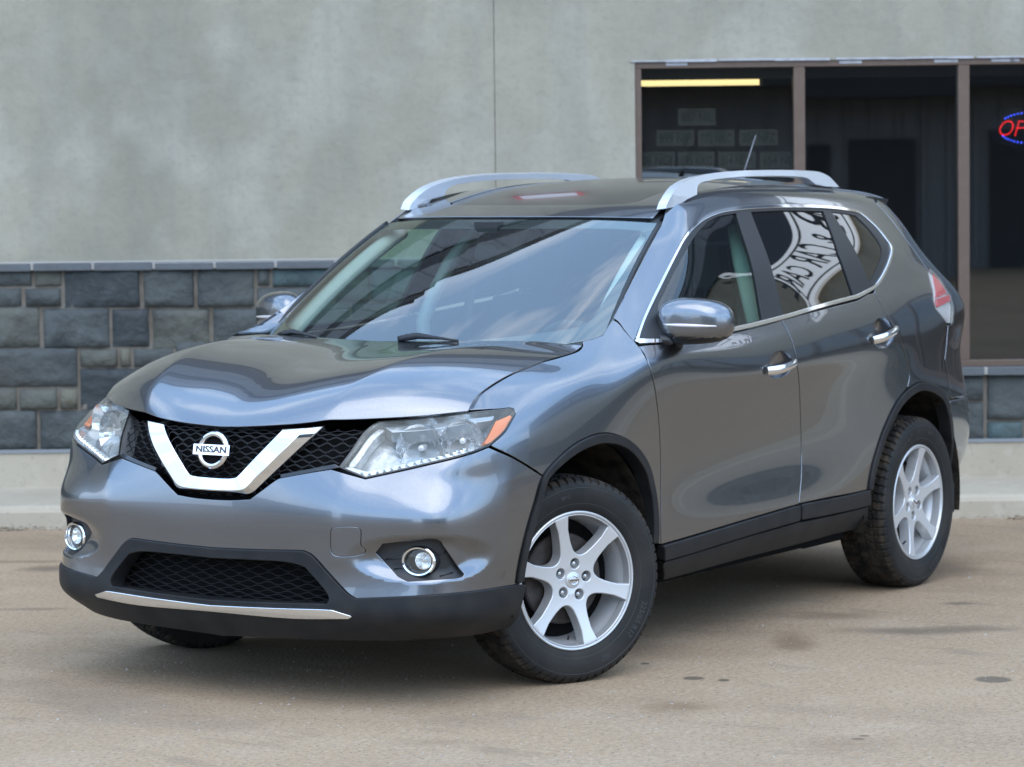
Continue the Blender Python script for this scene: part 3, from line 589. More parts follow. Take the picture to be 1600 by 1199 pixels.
for s in (1, -1):
    panel('fender', BODY, fender, (), PAINT, CAR, side=s, step=.02, depth=.007)
    fd = panel('front_door', BODY, DOOR1[2:]+B([(1250,788)])+DOOR2[::-1]+B([(1150,519),(1060,536.5),(1000,540)]), [ell(CUP_F, .108, .056)], PAINT, CAR, side=s)
    rd = panel('rear_door', BODY, DOOR2+[p for p in ARC_R if True][:0]+B([(1300,777),(1355,766)])+[p for p in ARC_R if p[0] < DOOR3[-1][0]][:-1]+DOOR3[::-1]+B([(1357,459.5),(1340,469),(1297,480)]), [ell(CUP_R, .105, .055)], PAINT, CAR, side=s)
    topv = V_(12.95)
    side_lp = (B(catmull([(959,498),(985,445),(1010,396),(1035,348)], 5))+[np.array((U(9.2)+.0, topv))]+[np.array((U(x), topv)) for x in np.linspace(9.6, 15.3, 24)]
               + B(catmull([(1368,317),(1385,334),(1410,367),(1450,423)], 4))+B([(1459,470),(1462,482),(1480,505),(1478,535),(1475,562),(1481,590),(1484,624)])
               + [p for p in ARC_R if p[0] > DOOR3[-1][0] and p[1] > .40][::-1]+DOOR3[::-1]+[np.array(p) for p in DLO[::-1] if False])
    # follow the window surround back to the front
    i_c = int(np.argmin([np.linalg.norm(p-DOOR3[0]) for p in DLO])); side_lp += DLO[:i_c][::-1]+B([(975,515)])
    panel('side_frame', BODY, side_lp, (), PAINT, CAR, side=s, step=.02, gap=.001)
    ch_in = inset(resample(DLO, .012), .0165)
    chrome = panel('window_surround', BODY, DLO, [list(inset(resample(DLO, .012), .020))], CHROME, CAR, side=s, off=.004, depth=.01, gap=.001, step=.03)
    bl = panel('window_pillars', BODY, list(inset(resample(DLO, .012), .013)), [], SATBLK, CAR, side=s, off=-.012, depth=.005, gap=0, step=.03) if False else None
    gF = B(catmull([(1012,524),(1022,490),(1045,442),(1070,396),(1090,364),(1106,347)], 4)+catmull([(1106,347),(1122,338.5),(1151,333)], 3)+[(1192,499)])
    gF += B([(1100,516)])
    gR = B(catmull([(1174,331),(1230,328.5),(1287,330)], 3)+[(1312,398),(1335,463)]+[(1297,473.5),(1225,492)])
    gQ = B([(1300,331),(1325,334)]+catmull([(1338,337),(1358,357),(1375,380),(1379,391),(1376,408),(1360,443)], 4))
    panel('front_door_glass', BODY, gF, (), SIDE_GLASS, CAR, side=s, off=-.009, depth=.003, gap=-.004, step=.03)
    panel('rear_door_glass', BODY, gR, (), PRIVACY, CAR, side=s, off=-.009, depth=.003, gap=-.004, step=.03)
    panel('quarter_glass', BODY, gQ, (), PRIVACY, CAR, side=s, off=-.006, depth=.003, gap=-.004, step=.03)
    panel('window_frame', BODY, list(inset(resample(DLO, .012), .012)), [gF, gR, gQ], SATBLK, CAR, side=s, off=-.002, depth=.012, gap=0, step=.03)
    for nm, arc, w in (('arch_cladding', ARCF, .040), ('arch_cladding', ARC_R, .038)):
        a = np.array(arc); t = np.gradient(a, axis=0); t /= np.linalg.norm(t, axis=1)[:, None]; nn = np.stack([t[:, 1], -t[:, 0]], 1)
        cen = a.mean(0)-[0, .15]
        if ((cen-a)*nn).sum() < 0: nn = -nn
        inn = a+nn*w
        panel(nm, BODY, list(a)+list(inn[::-1]), (), PLASTIC, CAR, side=s, off=.010, depth=.05, gap=.001, round_=.005, step=.02)
    cl = B([(1034,852),(1248,789),(1247,814),(1035,877)]); cl2 = B([(1250,788),(1357,765)])+B([(1358,789),(1249,813)])
    panel('door_cladding', BODY, cl, (), PLASTIC, fd, side=s, off=.012, depth=.03, gap=.001, round_=.005)
    panel('door_cladding', BODY, cl2, (), PLASTIC, rd, side=s, off=.012, depth=.03, gap=.001, round_=.005)
    panel('sill_cover', BODY, B([(1034,879),(1247,816.5),(1357,791.5)])+B([(1355,812),(1345,826),(1300,836),(1130,881),(1036,907)]), (), PLASTIC, CAR, side=s, off=.002, depth=.05, gap=.001, round_=.005)
    panel('rear_bumper', BODY, B([(1484.5,627)])+[np.array(p) for p in ((U(17.3), .47), (U(20), .45), (U(20), .02), (U(17), .02), (ARC_R[-1][0]+.01, .02))]+[p+[.008, 0] for p in ARC_R if p[0] > ARC_R[-1][0]-.09 and p[1] < .40][::-1], (), PAINT, CAR, side=s)
    panel('tail_light', BODY, TAIL, (), LENS, CAR, side=s, off=.008, depth=.02, gap=.001)
panel('roof', ROOF, half([np.array(p) for p in ([(x, 0) for x in np.linspace(0, .58, 10)]+[(.58, y) for y in np.linspace(0, 2.4, 30)[1:]]+[(x, 2.4) for x in np.linspace(.58, 0, 10)[1:]])]),
      [half([np.array(p, float) for p in ([(0, .16), (.3, .165), (.40, .18), (.43, .22), (.43, 1.30), (.40, 1.34), (0, 1.34)])])], PAINT, CAR, step=.03, depth=.02)
panel('windscreen', WSC, half([np.array(p) for p in ([(x, 0) for x in np.linspace(0, .715, 14)]+[(.715, y) for y in np.linspace(0, .99, 16)[1:]]+[(x, .99) for x in np.linspace(.715, 0, 12)[1:]])]), (), WS_GLASS, CAR, step=.03, depth=.004)
# ------------------------------------------------------------------ car: wheels
WR, RIM_R = .364, .243
def wheel_face(uv):
    a, b = uv[:, 0], uv[:, 1]; r = np.hypot(a, b)
    y = np.where(r < .228, .080+.021*np.clip((r-.05)/.178, 0, 1)**1.5, .101); y = y-.006*np.clip(1-r/.05, 0, 1)
    return np.stack([-a, y, b], 1)
WF = Surf(wheel_face, (-.25, -.25), (.25, .25))
if WF.N([[.1, .1]])[0][1] < 0: WF.sg = -1
def rot2(p, t): c, s_ = math.cos(t), math.sin(t); return np.array([p[0]*c-p[1]*s_, p[0]*s_+p[1]*c])
def make_wheel(spoke0, lug0, parent):
    circ = [np.array([.2325*math.cos(t), .2325*math.sin(t)]) for t in np.linspace(0, 2*math.pi, 120, endpoint=False)]
    holes = []
    for k in range(6):
        t = rad(spoke0+30+60*k); hw = .0215
        # opening between two spokes: edges run parallel to the spokes, round at the hub
        e1 = rad(-30); e2 = rad(30)
        def edge(r_, sgn): return rot2((r_, sgn*hw), -sgn*rad(30)) if True else None
        up = [rot2((r_, -(hw+.004*max(0, (.16-r_)/.06))), rad(30)) for r_ in (.128, .15, .18, .222)]
        dn = [p*np.array([1, -1]) for p in up]
        arc = [np.array([.2265*math.cos(x), .2265*math.sin(x)]) for x in np.linspace(rad(22.5), rad(-22.5), 9)]
        hub = catmull([dn[0], (.099, -.022), (.091, 0), (.099, .022), up[0]], 5)
        lp = hub[:-1]+up[:-1]+[arc[0]]+arc[1:]+dn[::-1][1:-1]
        holes.append([rot2(p, t) for p in lp])
    lugs = []
    for k in range(5):
        t = rad(lug0+72*k); c = np.array([.0575*math.cos(t), .0575*math.sin(t)]); lugs.append([c+.0182*np.array([math.cos(x), math.sin(x)]) for x in np.linspace(0, 2*math.pi, 16, endpoint=False)])
    w = panel('wheel', WF, circ, holes+lugs, ALLOY, parent, step=.012, bstep=.006, gap=0, round_=.004, depth=.042)
    mb = MB()
    mb.lathe([(.2325, .099), (.235, .1035), (.239, .1045), (.2425, .102), (.2435, .094)], 96)
    mb.lathe([(.2325, .100), (.2300, .07), (.2200, .05), (.208, 0), (.210, -.06), (.215, -.11)], 72)
    mb.build('rim_barrel', ALLOY, w, True, auto=40)
    mb = MB(); mb.lathe([(.012, .02), (.155, .02), (.160, .014), (.160, .0), (.04, 0)], 64); mb.lathe([(.0, .045), (.07, .045), (.075, .02)], 32)
    for k in range(40):
        t = 2*math.pi*k/40; mb.box((.13*math.cos(t)-.004, .0195, .13*math.sin(t)-.004), (.13*math.cos(t)+.004, .0207, .13*math.sin(t)+.004))
    mb.lathe([(.215, -.02), (.02, -.02)], 48, 1)
    mb.build('brake_disc', [RUST, DARK], w, True, auto=30)
    for k in range(5):
        mb = MB(); t = rad(lug0+72*k); c = np.array([-.0575*math.cos(t), 0, .0575*math.sin(t)])
        mb.lathe([(.0, .074), (.0068, .073), (.0098, .068), (.0098, .050), (.0184, .046), (.0184, .03)], 6, 0, lambda v, c=c: (v[0]+c[0], v[1], v[2]+c[2])); mb.build('lug_nut', SATIN, w, False, auto=30)
    mb = MB(); mb.lathe([(.0, .0835), (.022, .083), (.0285, .080), (.030, .074), (.030, .06)], 40); cap = mb.build('centre_cap', ALLOY, w, True, auto=40)
    emblem(np.array([0, .0845, 0.]), np.array([-1., 0, 0]), np.array([0, 0, 1.]), np.array([0, 1., 0]), .0185, w, 'cap_emblem')
    # tyre
    half_p = [(.243, .098), (.250, .1045), (.262, .1085), (.285, .1145), (.305, .1165), (.322, .1145), (.332, .1125)]
    sh = [(.3335, .1120), (.340, .1085), (.346, .1035), (.3515, .0975), (.3565, .0905)]
    tr = [(.3575+.0065*(1-(y/.088)**2), y) for y in np.linspace(.088, -.088, 45)]
    prof = half_p+sh+tr+[(r_, -y) for r_, y in sh[::-1]]+[(r_, -y) for r_, y in half_p[::-1]]
    n = 640; P = 64; prof = np.array(prof); i0, i1 = len(half_p), len(prof)-len(half_p)
    th = np.arange(n)/n; ww = prof[:, 1]; rr = prof[:, 0]; v = np.zeros((n, len(prof), 3)); dark = np.zeros((n, len(prof)))
    for j in range(len(prof)):
        r_ = np.full(n, rr[j]); y = ww[j]; aw = abs(y)
        if i0 <= j < i1:
            ph = th*P+ (aw*16 if aw < .07 else .07*16+(aw-.07)*4)*(1 if True else 0)
            f = ph % 1; row = 0 if aw < .018 else 1 if aw < .058 else 2
            gap = (f < .24) if row == 2 else ((f+.35) % 1 < .16) if row == 1 else ((f*1+.1) % 1 < .10)
            circ_g = (abs(aw-.020) < .0027) or (abs(aw-.060) < .0030)
            sip = ((ph*3+.5) % 1 < .14) & (aw < .088)
            d = np.where(gap | circ_g, .0085, np.where(sip, .002, 0)); fade = 1 if aw < .1 else max(.35, (.1135-aw)/.0135)
            r_ = r_-d*fade; dark[:, j] = d
        elif 5 <= j < i0 or i1 <= j < len(prof)-5: r_ = r_-0
        a = th*2*math.pi; v[:, j] = np.stack([r_*np.cos(a), np.full(n, y), r_*np.sin(a)], 1)
    K = len(prof); f = []; mi = []
    for i in range(n):
        i2 = (i+1) % n
        for j in range(K-1): f.append((i*K+j, i*K+j+1, i2*K+j+1, i2*K+j)); mi.append(1 if i0+2 <= j < i1-3 else 0)
    ty = mesh_obj('tyre', v.reshape(-1, 3), f, [RUBBER, TREAD], w, True, None, mi)
    try: ty.data.set_sharp_from_angle(angle=rad(35))
    except Exception: pass
    mb = MB()
    def around(txt, size, r0, deg, sc=1.0, rep=1):
        tv, tf = text_mesh(txt, size, .0006, .0004)
        for k in range(rep):
            a0 = rad(deg+360*k/rep); R = r0+tv[:, 1]; A = a0-tv[:, 0]*sc/r0
            y = np.interp(R, [.25, .262, .285, .305, .322], [.1045, .1085, .1145, .1165, .1145])+.0002+tv[:, 2]
            mb.add(np.stack([-R*np.cos(A), y, R*np.sin(A)], 1), tf)
    around('225/65 R17', .030, .297, -32); around('225/65 R17', .030, .297, 148); around('102T', .022, .297, -68); around('M+S', .022, .297, 100)
    mb.lathe([(.3235, .1141), (.3245, .1150), (.326, .1146)], 96); mb.lathe([(.268, .1098), (.2695, .1108), (.271, .1105)], 96)
    mb.build('sidewall_lettering', LETTER, ty, True, auto=30)
    mb = MB(); mb.tube([(.03, .088, -.203), (.034, .100, -.190)], .004, 8); mb.build('valve', SATBLK, w, True)
    return w
LETTER2 = mat('grey_aerial', (.12, .12, .125), .4)
LETTER = mat('raised_rubber', (.028, .0275, .027), .55)
wf = make_wheel(45, 9, CAR); wr = None
def dup(o, parent, loc, rz, spin=0):
    c = o.copy(); COL.objects.link(c); attach(c, parent)
    for ch in list(o.children):
        d = ch.copy(); COL.objects.link(d); d.parent = c
        for g in ch.children:
            e = g.copy(); COL.objects.link(e); e.parent = d
    c.matrix_basis = Matrix.Translation(loc) @ Matrix.Rotation(rz, 4, 'Z') @ Matrix.Rotation(spin, 4, 'Y'); return c
STEER = rad(-23.4); HZ = .357
dup(wf, CAR, (-2.706, .797, HZ), 0, rad(-28)); dup(wf, CAR, (-2.706, -.797, HZ), math.pi, rad(20)); dup(wf, CAR, (0, -.80, HZ), math.pi+STEER, rad(11))
wf.matrix_basis = Matrix.Translation((0, .80, HZ)) @ Matrix.Rotation(STEER, 4, 'Z')
# wheel wells and underbody
for cx, cz, R in ((-.02, .375, .465), (-2.69, .375, .470)):
    for s in (1, -1):
        mb = MB(); pr = [(R*math.cos(t), R*math.sin(t)) for t in np.linspace(rad(-12), rad(192), 40)]; b = len(mb.v)
        for x, z in pr: mb.v += [(cx+x, s*.885, cz+z), (cx+x, s*.47, cz+z)]
        for i in range(39): mb.f.append((b+2*i, b+2*i+1, b+2*i+3, b+2*i+2)); mb.m.append(0)
        b = len(mb.v); mb.v += [(cx+x, s*.47, cz+z) for x, z in pr]; mb.f.append(tuple(range(b, b+40))); mb.m.append(0); mb.build('wheel_liner', LINER, CAR, True, auto=40)
mb = MB(); mb.box((-3.35, -.70, .25), (.62, .70, .29)); mb.box((-3.2, -.46, .29), (.55, .46, .80)); mb.box((-2.2, -.80, .255), (-.5, .80, .34))
mb.tube([(-.4, .25, .22), (-1.2, .2, .23), (-2.2, .3, .23)], .03, 8); mb.box((-2.55, .3, .2), (-2.2, .62, .25))
mb.box((.40, -.42, .30), (.66, .42, .80))
mb.build('underbody', DARK, CAR)
for x, z0 in ((-.48, .20), (-3.13, .27)):
    for s in (1, -1): mb = MB(); mb.box((x-.005, min(s*.70, s*.87), z0), (x+.005, max(s*.70, s*.87), .40)); mb.build('mud_flap', SATBLK, CAR, bevel=.003)
# ------------------------------------------------------------------ headlights, fog lamps, tail lights
AMB = B([(776,656),(798,647),(802,650),(783,682),(762,694.5),(758,692)])
DRL = B([(534,729)]+[(548,728),(572,735),(655,716),(735,697.5)]+[(737,704),(660,724.5),(572,745)])
def lamp_bowl(px, R, dep, sink, ax, parent, s, bulb=True):
    uv = BODY.find([px])[0]; p = BODY.P([uv])[0]-BODY.N([uv])[0]*sink; a = np.array(ax, float); a /= np.linalg.norm(a); x = np.cross([0, 0, 1], a); x /= np.linalg.norm(x); z = np.cross(a, x); m = np.array([1, s, 1])
    T = lambda v: tuple((p+x*v[0]+a*v[1]+z*v[2])*m)
    mb = MB(); mb.lathe([(.004, -dep)]+[(R*t, -dep*(1-t*t)) for t in np.linspace(.15, 1, 6)]+[(R*1.003, -.003), (R*1.0, -dep*.9)], 22, 0, T)
    if bulb: mb.lathe([(.0, -dep*.15), (.010, -dep*.2), (.012, -dep*.5), (.014, -dep)], 14, 1, T)
    mb.build('reflector_bowl', [REFLECTOR, PALE], parent, False)
for s in (1, -1):
    hl = panel('headlight', BODY, HLU, (), LENS, CAR, side=s, off=.002, depth=.006, gap=.0015, round_=.004, step=.025)
    panel('lamp_housing', BODY, HLU, (), LAMPHOUSE, hl, side=s, off=-.085, depth=.001, gap=-.012, step=.03)
    # side walls of the housing
    l = np.array(resample(HLU, .02)); l1 = inset(l, .0045); l2 = inset(l, -.004); a = BODY.P(l1)-BODY.N(l1)*.004; b = BODY.P(l2)-BODY.N(l2)*.088; n = len(l); m = np.array([1, s, 1])
    mesh_obj('lamp_wall', list(a*m)+list(b*m), [(i, (i+1) % n, n+(i+1) % n, n+i) for i in range(n)], LAMPHOUSE, hl, True)
    panel('seal', BODY, HLU, [list(inset(np.array(resample(HLU, .012)), .0042))], GLOSSBLK, hl, side=s, off=.0005, depth=.004, gap=-.001, round_=.0005, step=.03)
    panel('amber_reflector', BODY, AMB, (), AMBER, hl, side=s, off=-.006, depth=.02, gap=0, step=.02)
    panel('led_strip', BODY, DRL, (), LED, hl, side=s, off=-.010, depth=.03, gap=0, step=.01)
    lamp_bowl((652, 686), .082, .075, .050, (.92, .34, .02), hl, s); lamp_bowl((722, 673), .072, .070, .048, (.86, .50, .02), hl, s)
    # bright brow over the bowls and the inner vertical light guide
    panel('lamp_brow', BODY, B([(600,664),(730,650),(775,646),(772,653),(728,658),(612,673)]), (), LAMPHOUSE, hl, side=s, off=-.012, depth=.05, gap=0, step=.02)
    panel('light_guide', BODY, B([(591,663),(603,664),(575,695),(552,727),(536,728)]), (), LED, hl, side=s, off=-.026, depth=.05, gap=0, round_=.006, step=.015)
    mb = MB(); path = np.array(B(resample(catmull([(560,738),(572,740.5),(655,721),(735,701)], 4), 1, False))); L_ = len(path)
    for k in range(15):
        uv = path[int((k+.5)*L_/15)]; p, r_, u_, n_ = frame_at(BODY, uv, -.012, s); mb.add([p+r_*x+u_*y+n_*z for x, y, z in ((-.010, -.006, 0), (.010, -.006, 0), (.012, .009, 0), (-.008, .009, 0), (0, .002, .011))], [(0, 1, 4), (1, 2, 4), (2, 3, 4), (3, 0, 4)])
    mb.build('led_facets', REFLECTOR, hl)
    # fog lamp
    fc = BODY.find([(652, 879)])[0]
    fb = panel('fog_lamp', BODY, FOG, [ell(fc, .050, .043)], SATBLK, CAR, side=s, off=-.020, depth=.05, gap=-.004, round_=.004, step=.015)
    fc = BODY.find([(652, 879)])[0]; p, r_, u_, n_ = frame_at(BODY, fc, -.012, s); sx = s
    tw = (n_+np.array([.35, -.15*s, 0])); tw /= np.linalg.norm(tw); r2 = np.cross([0, 0, 1], tw); r2 /= np.linalg.norm(r2); u2 = np.cross(tw, r2)
    def T(v, p=p, r2=r2, u2=u2, tw=tw): return tuple(p+r2*v[0]*1.18+u2*v[2]*.98+tw*v[1])
    mb = MB(); mb.lathe([(.0475, -.02), (.0495, -.004), (.0515, .004), (.0475, .008), (.0425, .006), (.040, -.002), (.0395, -.010)], 48, 0, T); mb.build('chrome_ring', CHROME, fb, True, auto=50)
    mb = MB(); mb.lathe([(.054, -.045), (.053, -.008), (.0505, .001)], 40, 0, T); mb.lathe([(.0395, -.008), (.037, -.045), (.0, -.05)], 40, 1, T); mb.build('lamp_tunnel', [SATBLK, DASH], fb, True, auto=40)
    q = p+r2*.011*s
    def T2(v, p=q, r2=r2, u2=u2, tw=tw): return tuple(p+r2*v[0]+u2*v[2]+tw*v[1])
    mb = MB(); mb.lathe([(.004, -.034)]+[(.027*t, -.036+.024*t*t) for t in np.linspace(.2, 1, 6)]+[(.029, -.012)], 16, 0, T2); mb.lathe([(.0, -.016), (.006, -.017), (.007, -.04)], 12, 0, T2); mb.build('fog_reflector', REFLECTOR, fb, False)
    mb = MB(); mb.lathe([(.0, .001), (.02, .0), (.0405, -.006)], 32, 0, T); mb.build('fog_lens', LENS, fb, True)
    mb = MB()
    for a_, b_ in (((597, 876), (632, 873)), ((690, 868), (703, 866)), ((690, 898), (714, 893)), ((612, 889), (632, 888))):
        mb = MB(); uv = BODY.find([a_, b_]); P_ = (BODY.P(uv)-BODY.N(uv)*.018)*np.array([1, s, 1]); mb.tube(P_, .0025, 6); mb.build('bezel_rib', SATBLK, fb, True)
    pass
    tl = [o for o in CAR.children if o.name.startswith('tail_light')][0 if s > 0 else 1]
    panel('lamp_body', BODY, TAIL, (), PALE, tl, side=s, off=-.008, depth=.02, gap=.002)
    panel('red_lens', BODY, B([(1459,427),(1466,427),(1476,440),(1482,458),(1463,466)]), (), RED, tl, side=s, off=-.002, depth=.006, gap=0, step=.02)
    panel('red_lens', BODY, B([(1463,468),(1483,460.5),(1485,471),(1465,481)]), (), RED, tl, side=s, off=.002, depth=.006, gap=0, step=.02)
# ------------------------------------------------------------------ handles, mirrors, rails, aerial, wipers
fds = [o for o in CAR.children if o.name.startswith('front_door') and 'glass' not in o.name]; rds = [o for o in CAR.children if o.name.startswith('rear_door') and 'glass' not in o.name]
for s, fd, rd in ((1, fds[0], rds[0]), (-1, fds[1], rds[1])):
    m = np.array([1, s, 1])
    for cup, par, (a, b) in ((CUP_F, fd, (.108, .056)), (CUP_R, rd, (.105, .055))):
        vs = []; fs = []; K = 32; R_ = 7
        for i in range(R_):
            t = 1.03*(1-i/(R_-1)); d = .034*(1-(t/1.03)**2.2)
            uv = np.array(ell(cup, a*max(t, .02), b*max(t, .02), K)); vs += list((BODY.P(uv)-BODY.N(uv)*(d+.0025))*m)
        for i in range(R_-1):
            for k in range(K): fs.append((i*K+k, i*K+(k+1) % K, (i+1)*K+(k+1) % K, (i+1)*K+k))
        mesh_obj('handle_cup', vs, fs, PAINT, par, True)
        slope = .08 if True else 0
        ts = np.linspace(-1, 1, 15); uv = np.array([[cup[0]-.112*t-.002, cup[1]-.004+.010*(-t)*-1*-1] for t in ts]); hgt = .006+.030*(1-np.abs(ts)**3.2)
        P_ = (BODY.P(uv)+BODY.N(uv)*hgt[:, None])*m; mb = MB()
        rr = [(.0075+.005*(1-abs(t)**4), .0165-.003*abs(t)**6+ .003*t) for t in ts]; mb.tube(P_, rr, 16); mb.build('handle', CHROME, par, True, auto=60)
    # mirror
    c = np.array([-.690, .946, 1.214]); mb = MB(); nu, nv = 40, 24; b0 = 0
    def sg(x, e): return np.sign(x)*abs(x)**e
    for i in range(nu):
        th = 2*math.pi*i/nu
        for j in range(nv+1):
            ph = math.pi*(j/nv-.5); cx_, sx_ = math.cos(ph), math.sin(ph)
            Y = .128*sg(math.cos(th), .62)*sg(cx_, .5); Z = .079*sg(math.sin(th), .66)*sg(cx_, .5); X = (.085 if sx_ > 0 else .045)*sg(sx_, .9)
            Z *= 1-.10*(Y/.120); X += -.34*(Y+.120); Z += .012*(1-(Y/.120)**2)*(1 if Z > 0 else 0)
            mb.v.append(tuple((c+[X, Y, Z])*m))
    for i in range(nu):
        i2 = (i+1) % nu
        for j in range(nv):
            q = (i*(nv+1)+j, i2*(nv+1)+j, i2*(nv+1)+j+1, i*(nv+1)+j+1); zc = np.mean([mb.v[k][2] for k in q])-c[2]; mb.f.append(q); mb.m.append(1 if zc < -.052 else 0)
    mi = mb.build('side_mirror', [PAINT, SATBLK], CAR, True)
    mb = MB(); P_ = []
    for t in np.linspace(0, 1, 12):
        Y = -.080+.192*t; X = .083*(max(0, 1-abs(Y/.123)**4.2))**.62-.34*(Y+.120)+.004; P_.append((c+[X, Y, -.004-.006*t])*m)
    mb.tube(P_, [(.004, .0035+.003*math.sin(math.pi*min(1, 1.2*k/11))) for k in range(12)], 8); mb.build('signal_strip', PALE, mi, True)
    mb = MB(); mb.tube([(c+[-.02, -.05, -.074])*m, (c+[.0, -.10, -.078])*m, (np.array([-.60, .858, 1.155]))*m], [(.03, .018), (.034, .018), (.045, .02)], 12); mb.build('mirror_foot', SATBLK, mi, True)
    # black sail triangle in the front corner of the door window
    panel('mirror_sail', BODY, B([(996,532),(1026,470),(1036,512),(1050,531)]), (), SATBLK, CAR, side=s, off=.003, depth=.01, gap=0, step=.02)
    # roof rail
    top = catmull([(1036,326),(1041,313),(1060,291),(1083,279),(1110,272),(1150,267.5),(1190,266),(1262,266.5),(1290,269.5),(1305,277),(1317,292)], 6)
    bot = [(1317,292.5),(1296,291.5),(1277,288)]+catmull([(1277,288),(1266,279),(1256,276.5),(1200,275),(1150,277),(1105,283),(1092,288),(1087,297),(1086,304)], 4)+[(1070,311),(1052,323)]
    pts = [hit(*p, 1, .60)[[0, 2]] for p in resample(top+bot, 4)]; mb = MB(); n = len(pts); y0, y1 = .572, .612
    ys = lambda x: -.06*max(0, (-2.2-x))
    for y in (y1, y0):
        mb.v += [(x, s*(y+ys(x)-(.25*max(0, z-1.66))), z-(.004 if y == y0 else 0)) for x, z in pts]
    V2, T2_, _ = tri([np.array(pts)], .03)
    inv = {tuple(np.round(p, 6)): i for i, p in enumerate(pts)}
    base = len(mb.v)
    for y in (y1, y0):
        bb = len(mb.v); mb.v += [(x, s*(y+ys(x)-(.25*max(0, z-1.66))), z-(.004 if y == y0 else 0)) for x, z in V2]
        fl = (y == y1) == (s > 0); mb.f += [tuple(bb+int(k) for k in (t if fl else t[::-1])) for t in T2_]; mb.m += [0]*len(T2_)
    for i in range(n): mb.f.append((i, (i+1) % n, n+(i+1) % n, n+i)); mb.m.append(0)
    o = mb.build('roof_rail', SATIN, CAR); o.data.materials[0] = RAILM if 'RAILM' in globals() else SATIN
    bmod = o.modifiers.new('weld', 'WELD'); bmod.merge_threshold = .0008
    bmod = o.modifiers.new('bevel', 'BEVEL'); bmod.width = .008; bmod.segments = 3; bmod.limit_method = 'ANGLE'; bmod.angle_limit = rad(50)
    # black gutter between roof skin and side
    mb = MB(); xs = np.linspace(0, 1, 40); e = _re(xs); b = 0
    for k, p in enumerate(e):
        uvq = np.array([[U(9.2)+(U(15.6)-U(9.2))*xs[k], VM[12]]]); q = BODY.P(uvq)[0]
        mb.v += [tuple((p+[0, -.012, -.014])*m), tuple(np.array([p[0], p[1]+.012, p[2]-.022])*m)]
        if k: mb.f.append((2*k-2, 2*k-1, 2*k+1, 2*k)); mb.m.append(0)
    mb.build('roof_gutter', SATBLK, CAR)
    mb = MB(); P_ = [WSC.P([[.722, y]])[0]*m for y in np.linspace(.0, .99, 20)]; mb.tube(P_, .009, 8); mb.build('windscreen_moulding', SATBLK, CAR, True)
# painted foot of each screen pillar, between the wing and the glass
_fa = BODY.P(B(resample([(906,538),(910,532),(925,529),(942,523),(958,499),(975,462)], 5, False))); _n = len(_fa)
for s in (1, -1):
    m = np.array([1, s, 1]); bs = np.linspace(-.035, .235, _n); w_ = WSC.P([[.716, b] for b in bs])-WSC.N([[.716, b] for b in bs])*.012
    vs = []
    for k in range(_n): vs += [(_fa[k]+[0, .004, -.002])*m, ((_fa[k]+w_[k])/2+[0, 0, .002])*m, w_[k]*m]
    fs = [q for k in range(_n-1) for q in ((3*k, 3*k+1, 3*k+4, 3*k+3), (3*k+1, 3*k+2, 3*k+5, 3*k+4))]
    mesh_obj('pillar_foot', vs, fs, PAINT, CAR, True)
# near-side and far-side mirror glass is hidden from the front; sunroof, wipers, aerial
sr = half([np.array(p, float) for p in ([(0, .165), (.3, .17), (.396, .184), (.426, .222), (.426, 1.298), (.397, 1.335), (0, 1.335)])])
panel('sunroof', ROOF, sr, (), GLOSSBLK, CAR, off=-.003, depth=.02, gap=.002, step=.03)
mb = MB(); a = ROOF.P([[0.0, 1.80]])[0]; mb.tube([a+[0, 0, -.01], a+[-.02, 0, .03]], [.02, .012], 10); mb.tube([a+[-.02, 0, .02], a+[-.145, .0, .20]], [.0042, .0028], 8); mb.build('aerial', LETTER2, CAR, True)
mb = MB()
for pts, sd_ in (([(622,530),(636,527.5),(652,525),(682,528),(716,532.5)], 1), ([(436,523.5),(446,521.5),(458,519),(474,522),(494,527)], -1)):
    S2 = Surf(lambda uv: WSC.P(uv)+WSC.N(uv)*.02, (0, -.08), (.72, .9), res=(60, 60)); S2.sg = WSC.sg; uv = S2.find(pts, sd_); P_ = S2.P(uv)*np.array([1, sd_, 1])
    mb = MB(); mb.tube([P_[0], P_[1], P_[2], P_[3], P_[4]], [.010, .013, .012, .006, .004], 8); mb.build('wiper', SATBLK, CAR, True)
# frit band round the windscreen, cowl
wt = WSC.find([(880,514),(907,509),(926,497),(937,480),(975,424),(1008,374),(1009,366),(1000,359),(960,356)])
fr = [np.array([0, wt[0][1]])]+list(wt)+[np.array([0, wt[-1][1]])]
panel('windscreen_band', WSC, half([np.array(p) for p in ([(x, -.02) for x in np.linspace(0, .715, 14)]+[(.718, y) for y in np.linspace(0, .99, 16)[1:]]+[(x, .99) for x in np.linspace(.715, 0, 12)[1:]])]), [half([np.array(p) for p in fr])], GLOSSBLK, CAR, off=-.0045, depth=.002, gap=0, step=.03)
mb = MB(); ss = np.linspace(-1, 1, 41)
for k, a in enumerate(ss*.93):
    h_ = H_R(np.array([abs(a)]))[0]*[1, np.sign(a) or 1, 1]; w_ = W_B(np.array([abs(a)*.98]))[0]*[1, np.sign(a) or 1, 1]
    mb.v += [tuple(h_+[.05, 0, -.035]), tuple(h_+[-.01, 0, -.035]), tuple(w_+[.015, 0, -.018]), tuple(w_+[-.05, 0, -.005])]
    if k:
        for q in range(3): mb.f.append((4*k-4+q, 4*k-3+q, 4*k+1+q, 4*k+q)); mb.m.append(0)
mb.build('cowl', SATBLK, CAR, True)
